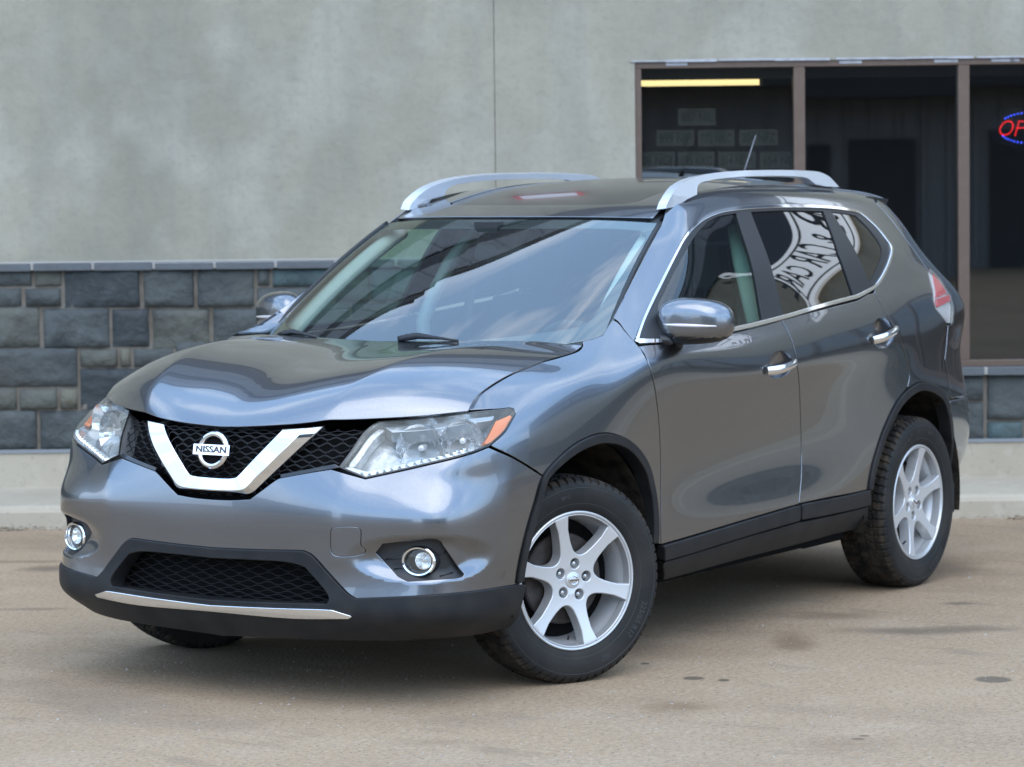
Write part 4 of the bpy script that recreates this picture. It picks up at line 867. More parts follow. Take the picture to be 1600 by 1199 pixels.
# tailgate
tg = B([(1481.5,507.5),(1479.5,535),(1476.5,562),(1482,590),(1485,623)])+[np.array(p) for p in ((U(17.3), .48), (U(20), .46), (U(20), V_(12.9)), (U(16.0), V_(12.9)))]+B(catmull([(1369,317.5),(1386,334.5),(1411,367.5),(1450,422)], 4))+TAIL[-1:3:-1]
for s in (1, -1):
    o = panel('tailgate', BODY, tg, [[np.array((U(x), V_(v))) for x, v in ((17.3, 9.15), (19.9, 9.15), (19.9, 12.1), (17.2, 12.1))]], PAINT, CAR, side=s, step=.04, gap=.001)
    panel('rear_window', BODY, [np.array((U(x), V_(v))) for x, v in ((17.2, 9.1), (20, 9.1), (20, 12.2), (17.1, 12.2))], (), PRIVACY, o, side=s, off=-.02, depth=.003, gap=0, step=.05)
mb = MB()
for k, y in enumerate(np.linspace(-.60, .60, 25)):
    z = ROOF.P([[abs(y)*.97, 2.32]])[0][2] if abs(y) < .58 else 1.635; x0 = -3.02-.30*(1-(abs(y)/.62)**4)
    mb.v += [(x0+.22, y, z+.018-.01*(abs(y)/.6)**2), (x0, y, z-.008), (x0+.05, y, z-.05), (x0+.24, y, z-.05)]
    if k:
        for q in range(4): mb.f.append((4*k-4+q, 4*k+q, 4*k+(q+1) % 4, 4*k-4+(q+1) % 4)); mb.m.append(0)
mb.f += [(0, 1, 2, 3), tuple(len(mb.v)-4+k for k in (3, 2, 1, 0))]; mb.m += [0, 0]
mb.build('roof_spoiler', PAINT, CAR, True, auto=45)
# ------------------------------------------------------------------ cabin
def inner(name, lo_u, hi_u, lo_v, hi_v, off, m_, n=(30, 10)):
    for s in (1, -1):
        Ug, Vg = np.meshgrid(np.linspace(U(lo_u), U(hi_u), n[0]), np.linspace(V_(lo_v), V_(hi_v), n[1]), indexing='ij'); g = np.stack([Ug.ravel(), Vg.ravel()], 1)
        p = (BODY.P(g)-BODY.N(g)*off)*np.array([1, s, 1]); mesh_obj(name, p, [(i*n[1]+j, (i+1)*n[1]+j, (i+1)*n[1]+j+1, i*n[1]+j+1) for i in range(n[0]-1) for j in range(n[1]-1)], m_, CAR, True)
inner('door_trim', 9.2, 12.9, 1.5, 7.9, .055, DASH); inner('side_trim', 12.9, 15.6, 5.7, 7.9, .055, DASH)
mb = MB(); mb.box((-2.2, -.78, .30), (-.5, .78, .36)); mb.box((-3.3, -.46, .30), (-2.2, .46, .36)); mb.box((-.52, -.80, .30), (-.49, .80, 1.05)); mb.box((-3.2, -.7, .87), (-2.75, .7, 1.12)); mb.build('cabin_floor', DASH, CAR)
g = [(a, b) for a in np.linspace(-.57, .57, 16) for b in np.linspace(.03, 2.25, 24)]; p = [ROOF.P([[a, b]])[0]-[0, 0, .055] for a, b in g]
mesh_obj('headliner', p, [(i*24+j, i*24+j+1, (i+1)*24+j+1, (i+1)*24+j) for i in range(15) for j in range(23)], LIGHTTRIM, CAR, True)
for s in (1, -1):
    m = np.array([1, s, 1]); mb = MB()
    P_ = [(WSC.P([[.695, y]])[0]-WSC.N([[.695, y]])[0]*.045+[-.02, -.01, 0])*m for y in np.linspace(.02, .99, 14)]; mb.tube(P_, [(.045, .028)]*14, 12)
    mb.build('pillar_trim', LIGHTTRIM, CAR, True)
    for px in ([(1178,340),(1190,400),(1204,460),(1214,500)], [(1300,345),(1318,395),(1345,455)]):
        uv = BODY.find(px); mb = MB(); P_ = (BODY.P(uv)-BODY.N(uv)*.085)*m; P_ = list(P_)+[P_[-1]+np.array([-.02, 0, -.35])]; mb.tube(P_, [(.045, .03)]*len(P_), 12); mb.build('pillar_trim', LIGHTTRIM, CAR, True)
    # belt
    mb = MB(); mb.tube([np.array([-1.63, .60, 1.46])*m, np.array([-1.62, .66, 1.1])*m, np.array([-1.6, .70, .6])*m], [(.024, .002)]*3, 8); mb.build('seat_belt', SATBLK, CAR, True)
mb = MB(); n = 24
for k, y in enumerate(np.linspace(-.80, .80, n)):
    hump = .035*math.exp(-((y-.37)/.2)**2); fr_ = W_B(np.array([min(1, abs(y)/.77)]))[0]
    pr = [(fr_[0]-.02, fr_[2]-.03), (fr_[0]-.25, 1.10), (-.52, 1.095+hump), (-.68, 1.075+hump), (-.76, 1.02), (-.74, .85), (-.60, .55), (-.35, .45)]
    mb.v += [(x, y, z) for x, z in pr]; K = len(pr)
    if k:
        for q in range(K-1): mb.f.append(((k-1)*K+q, (k-1)*K+q+1, k*K+q+1, k*K+q)); mb.m.append(0)
mb.build('dashboard', DASH, CAR, True, auto=50)
mb = MB(); c = np.array([-.86, .37, 1.03]); ax = np.array([-.90, 0, .43]); z = np.array([.43, 0, .90]); yv = np.array([0, 1., 0])
mb.tube([c+(yv*math.cos(t)+z*math.sin(t))*.185 for t in np.linspace(0, 2*math.pi, 40, endpoint=False)], .016, 10, close=True)
mb.tube([c-yv*.18, c+yv*.18], [(.02, .012)]*2, 8); mb.tube([c, c-z*.18], [(.025, .012)]*2, 8); mb.lathe([(.0, .02), (.06, .015), (.075, -.03)], 24, 0, lambda v: tuple(c+yv*v[0]+ax*v[1]+z*v[2])); mb.tube([c, c-ax*.22], .04, 10)
mb.build('steering_wheel', DASH, CAR, True, auto=50)
def seat(y, x):
    mb = MB()
    def slab(P, w, t):   # cushion: rounded box swept along P
        mb.tube(P, [(w*k, t) for k in ([.9]+[1]*(len(P)-2)+[.85])], 20)
    slab([(x+.50, y, .58), (x+.3, y, .60), (x+.05, y, .58)], .25, .085)
    slab([(x, y, .60), (x-.08, y, .85), (x-.17, y, 1.08), (x-.22, y, 1.24)], .245, .075)
    o = mb.build('seat', CLOTH, CAR, True, auto=60)
    mb = MB(); mb.tube([(x-.225, y, 1.29), (x-.235, y, 1.35), (x-.25, y, 1.46)], [(.11, .045), (.13, .05), (.10, .04)], 16); mb.tube([(x-.22, y-.06, 1.2), (x-.23, y-.06, 1.32)], .007, 6); mb.tube([(x-.22, y+.06, 1.2), (x-.23, y+.06, 1.32)], .007, 6); mb.build('headrest', CLOTH, o, True, auto=60)
seat(.37, -1.50); seat(-.37, -1.50)
mb = MB(); mb.tube([(-2.0, -.62, .62), (-2.0, .62, .62)], [(.26, .10)]*2, 16); mb.box((-2.52, -.62, .6), (-2.38, .62, 1.2))
for y in (-.4, .4): mb.tube([(-2.47, y-.1, 1.3), (-2.47, y+.1, 1.3)], [(.05, .08)]*2, 12)
mb.build('rear_bench', CLOTH, CAR, False, bevel=.03)
mb = MB(); c = hit(783, 397, 0, -.93); mb.tube([c+[0, -.115, 0], c+[0, -.10, 0], c+[0, .10, 0], c+[0, .115, 0]], [(.012, .022), (.022, .034), (.022, .036), (.012, .022)], 14); mb.tube([c+[.01, 0, .02], c+[.05, 0, .085]], .012, 8); mb.box(tuple(c+[-.02, -.05, .085]), tuple(c+[.11, .05, .125])); mb.build('rear_view_mirror', DASH, CAR, True, auto=50)
# ------------------------------------------------------------------ ground, pavement, building
WA = np.array([-3.165, -4.586, 0]); _a = rad(122.4); WE = np.array([math.cos(_a), math.sin(_a), 0]); WN = np.array([math.sin(_a), -math.cos(_a), 0])
def wp(s, z, out=0.): return WA+WE*s+WN*out+np.array([0, 0, z])      # a point on the facade: along it, up, out from it
def wpx(px, py, out=0.):
    v = ray(px, py); t = ((WA+WN*out-CAM_C)@WN)/(v@WN); p = CAM_C+t*v; return (p-WA)@WE, p[2]
class WB(MB):
    """boxes given in facade coordinates"""
    def wbox(s, s0, s1, z0, z1, o0, o1, m=0): s.box((s0, o0, z0), (s1, o1, z1), m, lambda v: tuple(wp(v[0], v[2], v[1])))
GROUND = mat('dusty_tarmac', (0.341, 0.240, 0.150), .88, spec=.25)
def ground_nodes():
    t, N, L, b = nodes(GROUND); tc = N.new('ShaderNodeTexCoord'); v = tc.outputs['Object']
    add_noise(GROUND, .55, .55, 8, col2=(0.250, 0.178, 0.115), lo=.42, hi=.66)
    add_noise(GROUND, 2.6, .45, 9, col2=(0.408, 0.316, 0.224), lo=.48, hi=.75)
    add_noise(GROUND, 52, .35, 10, col2=(.17, .125, .086), lo=.46, hi=.62); add_noise(GROUND, 38, .3, 10, col2=(0.449, 0.352, 0.246), lo=.52, hi=.66); add_noise(GROUND, 1.3, .5, 10, col2=(.19, .138, .095), lo=.53, hi=.68, stretch=(1, .6, 1)); add_noise(GROUND, 75, .75, 3, col2=(.10, .085, .07), lo=.60, hi=.68)
    add_noise(GROUND, 130, .8, 2, col2=(0.502, 0.418, 0.314), lo=.64, hi=.72, bump=.55, bscale=70, dist=.006)
    add_noise(GROUND, 7, .5, 5, col2=(.19, .138, .095), lo=.58, hi=.74, stretch=(1, .35, 1))
    nz = N.new('ShaderNodeTexNoise'); nz.inputs['Scale'].default_value = 3.5; nz.inputs['Detail'].default_value = 7; L(v, nz.inputs['Vector'])
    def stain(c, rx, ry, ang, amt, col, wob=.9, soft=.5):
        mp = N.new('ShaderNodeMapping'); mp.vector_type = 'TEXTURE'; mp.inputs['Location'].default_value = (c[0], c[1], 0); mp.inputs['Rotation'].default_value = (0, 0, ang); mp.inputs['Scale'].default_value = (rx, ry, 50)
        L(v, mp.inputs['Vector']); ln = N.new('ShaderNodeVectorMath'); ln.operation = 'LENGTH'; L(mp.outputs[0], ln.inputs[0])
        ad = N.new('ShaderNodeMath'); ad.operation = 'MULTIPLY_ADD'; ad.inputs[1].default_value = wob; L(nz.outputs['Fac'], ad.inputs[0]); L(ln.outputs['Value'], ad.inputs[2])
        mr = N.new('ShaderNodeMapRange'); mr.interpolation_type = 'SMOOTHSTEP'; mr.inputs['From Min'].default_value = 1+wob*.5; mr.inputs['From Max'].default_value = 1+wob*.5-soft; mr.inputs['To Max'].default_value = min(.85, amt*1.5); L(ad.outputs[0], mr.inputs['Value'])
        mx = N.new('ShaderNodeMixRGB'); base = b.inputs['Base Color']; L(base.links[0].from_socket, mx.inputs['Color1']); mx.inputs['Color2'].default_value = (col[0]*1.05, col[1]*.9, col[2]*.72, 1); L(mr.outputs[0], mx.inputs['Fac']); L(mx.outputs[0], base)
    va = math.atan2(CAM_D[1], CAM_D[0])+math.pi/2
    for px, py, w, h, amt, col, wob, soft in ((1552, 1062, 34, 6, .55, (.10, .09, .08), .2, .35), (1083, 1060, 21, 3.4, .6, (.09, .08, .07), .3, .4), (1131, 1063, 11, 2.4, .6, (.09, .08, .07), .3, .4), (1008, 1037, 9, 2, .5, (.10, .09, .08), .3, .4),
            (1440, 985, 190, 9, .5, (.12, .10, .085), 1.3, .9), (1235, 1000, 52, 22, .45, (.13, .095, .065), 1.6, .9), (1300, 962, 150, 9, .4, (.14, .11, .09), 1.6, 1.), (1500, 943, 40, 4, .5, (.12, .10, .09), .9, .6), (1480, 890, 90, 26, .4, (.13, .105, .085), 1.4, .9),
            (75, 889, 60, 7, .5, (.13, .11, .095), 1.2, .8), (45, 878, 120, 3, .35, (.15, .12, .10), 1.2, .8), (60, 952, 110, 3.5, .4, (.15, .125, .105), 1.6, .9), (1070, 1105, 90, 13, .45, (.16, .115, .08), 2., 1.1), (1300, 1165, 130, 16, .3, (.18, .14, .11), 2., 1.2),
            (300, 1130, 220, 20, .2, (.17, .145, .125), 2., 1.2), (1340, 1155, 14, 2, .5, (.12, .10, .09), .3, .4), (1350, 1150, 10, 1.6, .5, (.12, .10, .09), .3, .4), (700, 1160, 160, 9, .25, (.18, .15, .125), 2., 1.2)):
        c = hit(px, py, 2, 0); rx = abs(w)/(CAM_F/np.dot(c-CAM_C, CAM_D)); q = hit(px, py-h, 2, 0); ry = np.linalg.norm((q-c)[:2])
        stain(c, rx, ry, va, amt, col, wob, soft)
ground_nodes()
me = mesh_obj('ground', [(-220, -220, 0), (220, -220, 0), (220, 220, 0), (-220, 220, 0)], [(0, 1, 2, 3)], GROUND, kind='structure')
VERGE = mat('rough_gravel_verge', (.22, .165, .115), .95); add_noise(VERGE, 1.1, .9, 10, col2=(.07, .052, .038), lo=.44, hi=.60); add_noise(VERGE, 4, .7, 10, col2=(.42, .36, .29), lo=.52, hi=.66)
mesh_obj('gravel_verge', [(-17, 3.6, .004), (-9.6, 5.2, .004), (-6.6, 8.4, .004), (-9, 13, .004), (-19, 12, .004)], [(0, 1, 2, 3, 4)], VERGE, kind='structure')
rng = np.random.default_rng(5)
mb = MB(); PEB = mat('pebble_stone', (.24, .21, .185), .9); add_noise(PEB, 3, .9, 2, col2=(.40, .37, .33))
for i in range(2600):
    if i < 1300:
        s_, o_ = rng.uniform(-.8, 6.5), .93+abs(rng.normal(0, .05)); p = wp(s_, 0, o_)
        if s_ > .6 and rng.random() < .75: continue
    else: p = hit(rng.uniform(-40, 1640), 640+rng.random()**.6*570 if rng.random() < .02 else rng.uniform(840, 1215), 2, 0)
    r_ = rng.uniform(.0016, .0042)*(1.7 if rng.random() < .06 else 1); a0 = rng.uniform(0, 6.28)
    vs = [(p[0]+r_*math.cos(a0+k*1.2566)*rng.uniform(.6, 1.2), p[1]+r_*math.sin(a0+k*1.2566)*rng.uniform(.6, 1.2), .0) for k in range(5)]+[(p[0], p[1], r_*rng.uniform(.5, 1))]
    mb.add(vs, [(k, (k+1) % 5, 5) for k in range(5)])
mb.build('gravel', PEB, kind='stuff')
# leaf and dirt litter along the kerb
LIT = mat('dead_leaf_litter', (.16, .10, .055), .95); add_noise(LIT, 60, .7, 3, col2=(.30, .25, .18)); mb = MB()
for i in range(420):
    s_ = rng.choice([rng.normal(.10, .12), rng.uniform(-.4, .5), rng.normal(5.22, .06), rng.uniform(4.9, 5.6)], p=[.35, .35, .15, .15]); p = wp(s_, 0, .955+abs(rng.normal(0, .018))); r_ = rng.uniform(.004, .013); a0 = rng.uniform(0, 6.28); h = rng.uniform(.002, .018)
    mb.add([(p[0]+r_*math.cos(a0), p[1]+r_*math.sin(a0), h), (p[0]-r_*.4*math.sin(a0), p[1]+r_*.4*math.cos(a0), h+.003), (p[0]-r_*math.cos(a0), p[1]-r_*math.sin(a0), h), (p[0]+r_*.4*math.sin(a0), p[1]-r_*.4*math.cos(a0), h+rng.uniform(0, .006))], [(0, 1, 2, 3)])
mb.build('leaf_litter', LIT, kind='stuff')
CONC = mat('weathered_concrete', (.405, .352, .272), .9, spec=.3); add_noise(CONC, 1.6, .5, 9, col2=(0.312, 0.259, 0.190), lo=.45, hi=.72); add_noise(CONC, 40, .5, 4, col2=(.20, .185, .165), lo=.60, hi=.75, bump=.3, bscale=45, dist=.004)
add_noise(CONC, 11, .35, 6, col2=(0.540, 0.462, 0.389), lo=.55, hi=.75)
# pavement with a rounded kerb, in slabs
mb = WB(); s0 = -14.; k = 0
while s0 < 22:
    s1 = s0+1.52; pr = [(-.10, .119), (.865, .119), (.885, .115), (.90, .104), (.912, .085), (.925, -.05)]
    jig = rng.uniform(-.0025, .0025); b = len(mb.v)
    for s_ in (s0+.004, s1-.004):
        for o_, z in pr: mb.v.append(tuple(wp(s_, z+jig, o_)))
    n = len(pr)
    for q in range(n-1): mb.f.append((b+q, b+n+q, b+n+q+1, b+q+1)); mb.m.append(0)
    mb.f += [tuple(b+q for q in range(n)), tuple(b+n+q for q in range(n-1, -1, -1))]; mb.m += [0, 0]; s0 = s1
mb.wbox(-14, 22, -.05, .108, -.1, .86)
pv = mb.build('pavement', CONC, kind='structure')
# --- the building
BL = empty('building', tuple(wp(4.5, 0, -2)), label='grey stucco building with dark stone base and brown framed shop windows', category='building')
STUCCO = mat('grey_stucco', (0.311, 0.284, 0.221), .92, spec=.25)
add_noise(STUCCO, .85, .6, 9, col2=(0.192, 0.181, 0.144), lo=.44, hi=.66, stretch=(1, 1, .8)); add_noise(STUCCO, 2.4, .55, 10, col2=(0.377, 0.357, 0.300), lo=.48, hi=.70); add_noise(STUCCO, 5.5, .3, 8, col2=(0.207, 0.200, 0.160), lo=.47, hi=.68, stretch=(1, 1, .22))
add_noise(STUCCO, 30, .18, 5, col2=(0.180, 0.173, 0.149), lo=.50, hi=.66, bump=.45, bscale=9, dist=.02)
add_noise(STUCCO, 7, .30, 6, col2=(.22, .215, .19), lo=.55, hi=.74, stretch=(1, 1, .05))
def stucco_more():
    t, N, L, b = nodes(STUCCO); tc = N.new('ShaderNodeTexCoord'); n = N.new('ShaderNodeTexNoise'); n.inputs['Scale'].default_value = 160; n.inputs['Detail'].default_value = 3; L(tc.outputs['Object'], n.inputs['Vector'])
    bp = N.new('ShaderNodeBump'); bp.inputs['Strength'].default_value = .22; bp.inputs['Distance'].default_value = .003; L(n.outputs['Fac'], bp.inputs['Height']); L(b.inputs['Normal'].links[0].from_socket, bp.inputs['Normal']); L(bp.outputs[0], b.inputs['Normal'])
stucco_more()
WTOP = 6.6; SW, SE = 3.325, 14.2; ZS, ZT = .70, 2.325
mb = WB()
mb.wbox(-14, 2.5845, 1.30, WTOP, -.3, .0); mb.wbox(2.5885, SW, 1.30, WTOP, -.3, .0); mb.wbox(2.5845, 2.5885, 1.3, WTOP, -.3, -.012); mb.wbox(SW, SE, ZT, WTOP, -.3, .0); mb.wbox(SE, 22, 1.30, WTOP, -.3, 0.)
st = mb.build('stucco_wall', STUCCO, BL)
CLAD = mat('grey_metal_cladding', (.20, .215, .235), .55, .2); TRIMD = mat('dark_metal_trim', (.035, .038, .045), .5, .3); mb = WB()
s_ = -14.
while s_ < 22: mb.wbox(s_, min(s_+.40, 22), 4.65, 6.4, 0, .03); mb.wbox(s_+.18, s_+.22, 4.65, 6.4, .03, .05); s_ += .402
mb.wbox(-14, 22, 4.05, 4.65, 0, .045, 1); mb.wbox(-14, 22, 5.45, 5.75, .05, .07, 1)
mb.build('upper_cladding', [CLAD, TRIMD], BL)
mb = WB(); mb.wbox(2.595, 2.66, 1.5, WTOP, 0, .0035); 
STAIN = mat('damp_stucco_patch', (.30, .305, .285), .92); add_noise(STAIN, 6, .9, 9, col2=(.40, .405, .40), lo=.40, hi=.62, bump=.3, bscale=20, dist=.01)
mb = WB(); mb.wbox(-14, SW+.02, .02, .315, -.3, .012); mb.wbox(SW+.02, 22, .02, .315, -.3, .012); mb.build('plinth', CONC, BL)
SLATE = mat('slate_stone', (.075, .088, .096), .72, spec=.4)
def slate_nodes():
    t, N, L, b = nodes(SLATE); at = N.new('ShaderNodeAttribute'); at.attribute_name = 'tone'
    mx = N.new('ShaderNodeMixRGB'); mx.blend_type = 'MULTIPLY'; mx.inputs['Fac'].default_value = 1; mx.inputs['Color2'].default_value = (.066, .073, .070, 1); L(at.outputs['Color'], mx.inputs['Color1']); L(mx.outputs[0], b.inputs['Base Color'])
    add_noise(SLATE, 5, .55, 9, col2=(.022, .025, .028), lo=.44, hi=.7, stretch=(1, 1, 1.6)); add_noise(SLATE, 9, .4, 10, col2=(.135, .15, .155), lo=.58, hi=.80); add_noise(SLATE, 2.2, .35, 6, col2=(.085, .073, .058), lo=.52, hi=.72)
    add_noise(SLATE, 26, .35, 6, col2=(.11, .12, .125), lo=.60, hi=.76, bump=.7, bscale=15, dist=.035)
slate_nodes()
MORTAR = mat('sandy_mortar', (.135, .115, .09), .95); add_noise(MORTAR, 14, .6, 6, col2=(.20, .18, .155), bump=.4, bscale=60, dist=.004)
mb = WB(); mb.wbox(-14, SW-.03, .315, 1.262, -.25, -.012); mb.wbox(SW-.03, SE, .315, .655, -.25, -.012); mb.wbox(SE, 22, .315, 1.262, -.25, -.012); mb.build('mortar_backing', MORTAR, BL)
# stones: those in view were measured one by one, the rest are laid to the same pattern
STN = [(-60,420,49,447),(54,420,96,447),(-60,452,33,479),(39,452,95,479),(100,421,218,480),(224,421,303,480),(308,420,397,479),(402,421,421,446),(426,421,520,447),(401,450,500,479),(-60,482,62,543),(67,483,171,543),(175,484,233,542),(238,484,327,544),(333,483,408,544),
       (-60,546,121,604),(125,546,183,573),(188,546,204,573),(209,546,270,573),(125,577,235,640),(-60,608,26,640),(30,609,89,639),(94,608,121,639),(-60,643,58,701),(62,643,140,701),(145,643,250,701),
       (1470,586,1537,626),(1543,586,1640,655),(1470,630,1537,689),(1543,660,1598,689),(1603,660,1700,689)]
tones = []; vs = []; fs = []
def stone(s0, s1, z0, z1, tone):
    """one split-faced stone with a slightly uneven face and worn edges"""
    nx = max(4, int((s1-s0)/.028)); nz = max(4, int((z1-z0)/.028)); b = len(vs); r2 = np.random.default_rng(int(abs(s0*977+z0*3313)*10))
    bulge = r2.uniform(.006, .016); lx, lz = r2.normal(0, .006, 2); H = r2.normal(0, .0026, (nx+1, nz+1))
    eu = .007/(s1-s0); ew = .007/(z1-z0); gu = np.concatenate([[0], np.linspace(eu, 1-eu, nx-1), [1]]); gw = np.concatenate([[0], np.linspace(ew, 1-ew, nz-1), [1]])
    cu, cw = r2.normal(0, .0025, 2)
    for i in range(nx+1):
        for j in range(nz+1):
            u, w = gu[i], gw[j]; d = 0 if i in (0, nx) or j in (0, nz) else 1
            jx = r2.normal(0, .0012) if not d else 0; jz = r2.normal(0, .0012) if not d else 0
            o = -.010+(.005+bulge+lx*(u-.5)*2+lz*(w-.5)*2+H[i, j])*d; vs.append(tuple(wp(s0+(s1-s0)*u+jx, z0+(z1-z0)*w+jz, o)))
    for i in range(nx):
        for j in range(nz): q = b+i*(nz+1)+j; fs.append((q, q+nz+1, q+nz+2, q+1)); tones.append(tone)
done = []
def tone_(): 
    k = rng.random(); return (1.0, 1.0, 1.0) if k < .55 else (.6, .63, .68) if k < .70 else (1.4, 1.28, 1.1) if k < .84 else (.92, 1.28, 1.36)
for x0, y0, x1, y1 in STN:
    a, zt = wpx(x0, y0); c, zb = wpx(x1, y1); done.append((a, c, zb, zt)); t = tone_()
    if (x1-x0) < 32 and y0 > 500: t = (1.9, 1.6, 1.25)
    stone(a, c, zb, zt, t)
rows = [(.322, .500), (.510, .690), (.700, .880), (.890, 1.075), (1.085, 1.255)]
def fill(s0, s1, rows):
    for z0, z1 in rows:
        s_ = s0+rng.uniform(-.1, 0)
        while s_ < s1:
            w = rng.uniform(.18, .42); e = min(s_+w, s1)
            if e-s_ > .03:
                if rng.random() < .3:
                    zm = (z0+z1)/2
                    stone(max(s_, s0), e-.012, z0, zm-.005, tone_()); c2 = s_+(e-s_)*rng.uniform(.4, .7)
                    if c2-s_ > .06 and e-c2 > .06 and s_ >= s0: stone(s_, c2-.012, zm+.005, z1, tone_()); stone(c2, e-.012, zm+.005, z1, tone_())
                    else: stone(max(s_, s0), e-.012, zm+.005, z1, tone_())
                else: stone(max(s_, s0), e-.012, z0, z1, tone_())
            s_ = e
fill(-14, wpx(-62, 500)[0], rows)
# behind the car: from the last measured stone of each course to the window
for z0, z1, x in ((.322, .500, 252), (.510, .690, 238), (.700, .880, 272), (.890, 1.075, 410), (1.085, 1.255, 522)): fill(wpx(x, 500)[0]+.008, SW-.045, [(z0, z1)])
fill(SW-.03, wpx(1468, 600)[0]-.01, [(.322, .480), (.490, .648)]); fill(wpx(1702, 600)[0], SE-.02, [(.322, .480), (.490, .648)]); fill(SE, 22, rows)
so = mesh_obj('stone_cladding', vs, fs, SLATE, BL, True)
ca = so.data.color_attributes.new('tone', 'FLOAT_COLOR', 'CORNER'); arr = np.repeat(np.array([(*t, 1) for t in tones], dtype=np.float32), 4, axis=0); ca.data.foreach_set('color', arr.ravel())
# cap stones
LEDGE = mat('slate_ledge', (.09, .096, .10), .75); add_noise(LEDGE, 9, .6, 8, col2=(.10, .11, .12), lo=.42, hi=.66, bump=.5, bscale=30, dist=.01)
GROUT = mat('pale_grout', (.34, .325, .30), .9)
mb = WB(); lg_ = [-14.0]
xs_ = [wpx(x, 415)[0] for x in (-56, 51, 146, 241, 336, 431)]
s_ = xs_[0]
while s_ > -14: s_ -= .318; xs_.insert(0, s_)
s_ = xs_[-1]
while s_ < SW-.3: s_ += .318; xs_.append(s_)
for a, c in zip(xs_[:-1], xs_[1:]):
    mb.wbox(a+.008, min(c-.008, SW-.045), 1.262+rng.uniform(0, .004), 1.300+rng.uniform(0, .004), -.2, .036+rng.uniform(-.003, .003))
mb.wbox(-14, SW-.05, 1.268, 1.303, -.2, .026, 1); mb.wbox(-14, SW-.05, 1.304, 1.312, -.2, .014, 1)
xs_ = [SW-.02+.40*i for i in range(28)]; off_ = (wpx(1539, 578)[0]-xs_[0]) % .40-.40
for x in xs_: mb.wbox(x+off_+.010, x+off_+.39, .655+rng.uniform(0, .004), .700, -.2, .05+rng.uniform(-.003, .003))
mb.wbox(SW-.03, SE, .660, .697, -.2, .040, 1); mb.wbox(SE, 22, 1.262, 1.3, -.2, .03)
mb.build('stone_ledge', [LEDGE, GROUT], BL, False, bevel=.005)
# drip moulding where stucco meets plinth, and a thin grey strip under the stones
mb = WB(); mb.wbox(-14, 22, .300, .318, -.1, .020); mb.build('base_flashing', mat('grey_flashing', (.20, .21, .22), .6), BL)
BROWN = mat('brown_anodised_frame', (.115, .076, .056), .45, .15); add_noise(BROWN, 20, .35, 5, col2=(.16, .115, .09), lo=.5, hi=.75)
PUTTY = mat('white_sealant', (.40, .40, .42), .8); add_noise(PUTTY, 25, .6, 4, col2=(.25, .24, .25))
MUL = [SW, 4.161, 5.026, 5.892, 6.757, 7.62, 8.49, 9.35, 10.22, 11.08, 11.95, 12.8, 13.6, SE]
wn = WB(); wn.wbox(SW, SW+.034, ZS+.03, ZT-.034, -.14, -.012); wn.wbox(SW, SE, ZT-.034, ZT, -.14, -.010); wn.wbox(SW, SE, ZS, ZS+.034, -.14, -.006); wn.wbox(SE-.034, SE, ZS+.034, ZT-.034, -.14, -.012)
for m_ in MUL[1:-1]: wn.wbox(m_, m_+.059, ZS+.034, ZT-.034, -.14, -.012)
fr_ = wn.build('shop_window', BROWN, BL, False, bevel=.003)
mb = WB()
s_ = SW-.02
while s_ < SE:      # ragged sealant bead over the window head
    w = rng.uniform(.05, .3); mb.wbox(s_, s_+w, ZT-.002+rng.uniform(0, .004), ZT+rng.uniform(.005, .012), -.05, .004+rng.uniform(0, .004)); s_ += w+(rng.uniform(.0, .05) if rng.random() < .3 else 0)
for s_ in (3.49, 4.9, 5.2, 5.3, 4.4): mb.wbox(s_, s_+rng.uniform(.01, .14), ZT-.02, ZT-.004, -.05, -.007)
mb.build('sealant_bead', PUTTY, BL)
PANE = glass('shop_window_glass', (.42, .43, .40), 1.95)
PANE2 = glass('darker_shop_window_glass', (.30, .31, .32), 2.0)
for i, (a, c) in enumerate(zip(MUL[:-1], MUL[1:])):
    mb = WB(); a_ = a+(.034 if i == 0 else .059); b0 = len(mb.v); t1 = rng.normal(0, .002); t2 = rng.normal(0, .002)
    mb.v += [tuple(wp(a_, ZS+.034, -.055)), tuple(wp(c, ZS+.034, -.055+t1)), tuple(wp(c, ZT-.034, -.055+t1+t2)), tuple(wp(a_, ZT-.034, -.055+t2))]; mb.f.append((0, 1, 2, 3)); mb.m.append(0)
    mb.build('pane', PANE if i == 0 else PANE2, fr_)
# the room behind
ROOM = mat('dim_room_wall', (.34, .33, .30), .9); add_noise(ROOM, .8, .6, 3, col2=(.2, .2, .2))
mb = WB(); mb.wbox(SW-.5, SE+.3, .1, .13, -5, -.2); mb.wbox(SW-.5, SE+.3, 2.75, 2.8, -5, -.2); mb.wbox(SW-.5, SE+.3, .1, 2.8, -5.05, -5.0); mb.wbox(SW-.5, SW-.45, .1, 2.8, -5, -.2); mb.wbox(SE+.3, SE+.35, .1, 2.8, -5, -.2)
mb.wbox(SW-.5, SE+.3, 2.24, 2.75, -.35, -.3)
mb.build('shop_interior', ROOM, BL)
mb = WB(); mb.wbox(-14, 22, WTOP, WTOP+.03, -.35, .03); mb.wbox(-14, 22, WTOP-.15, WTOP, 0, .02); mb.build('roof_flashing', mat('dark_metal_flashing', (.05, .052, .055), .5, .5), BL)
mb = WB(); mb.wbox(-14.0, 22, .1, WTOP, -7, -6.9); mb.wbox(-14, -13.9, .1, WTOP, -7, -.3); mb.wbox(21.9, 22, .1, WTOP, -7, -.3); mb.wbox(-14, 22, WTOP-.1, WTOP-.02, -7, -.3); mb.build('rear_walls', STUCCO, BL)
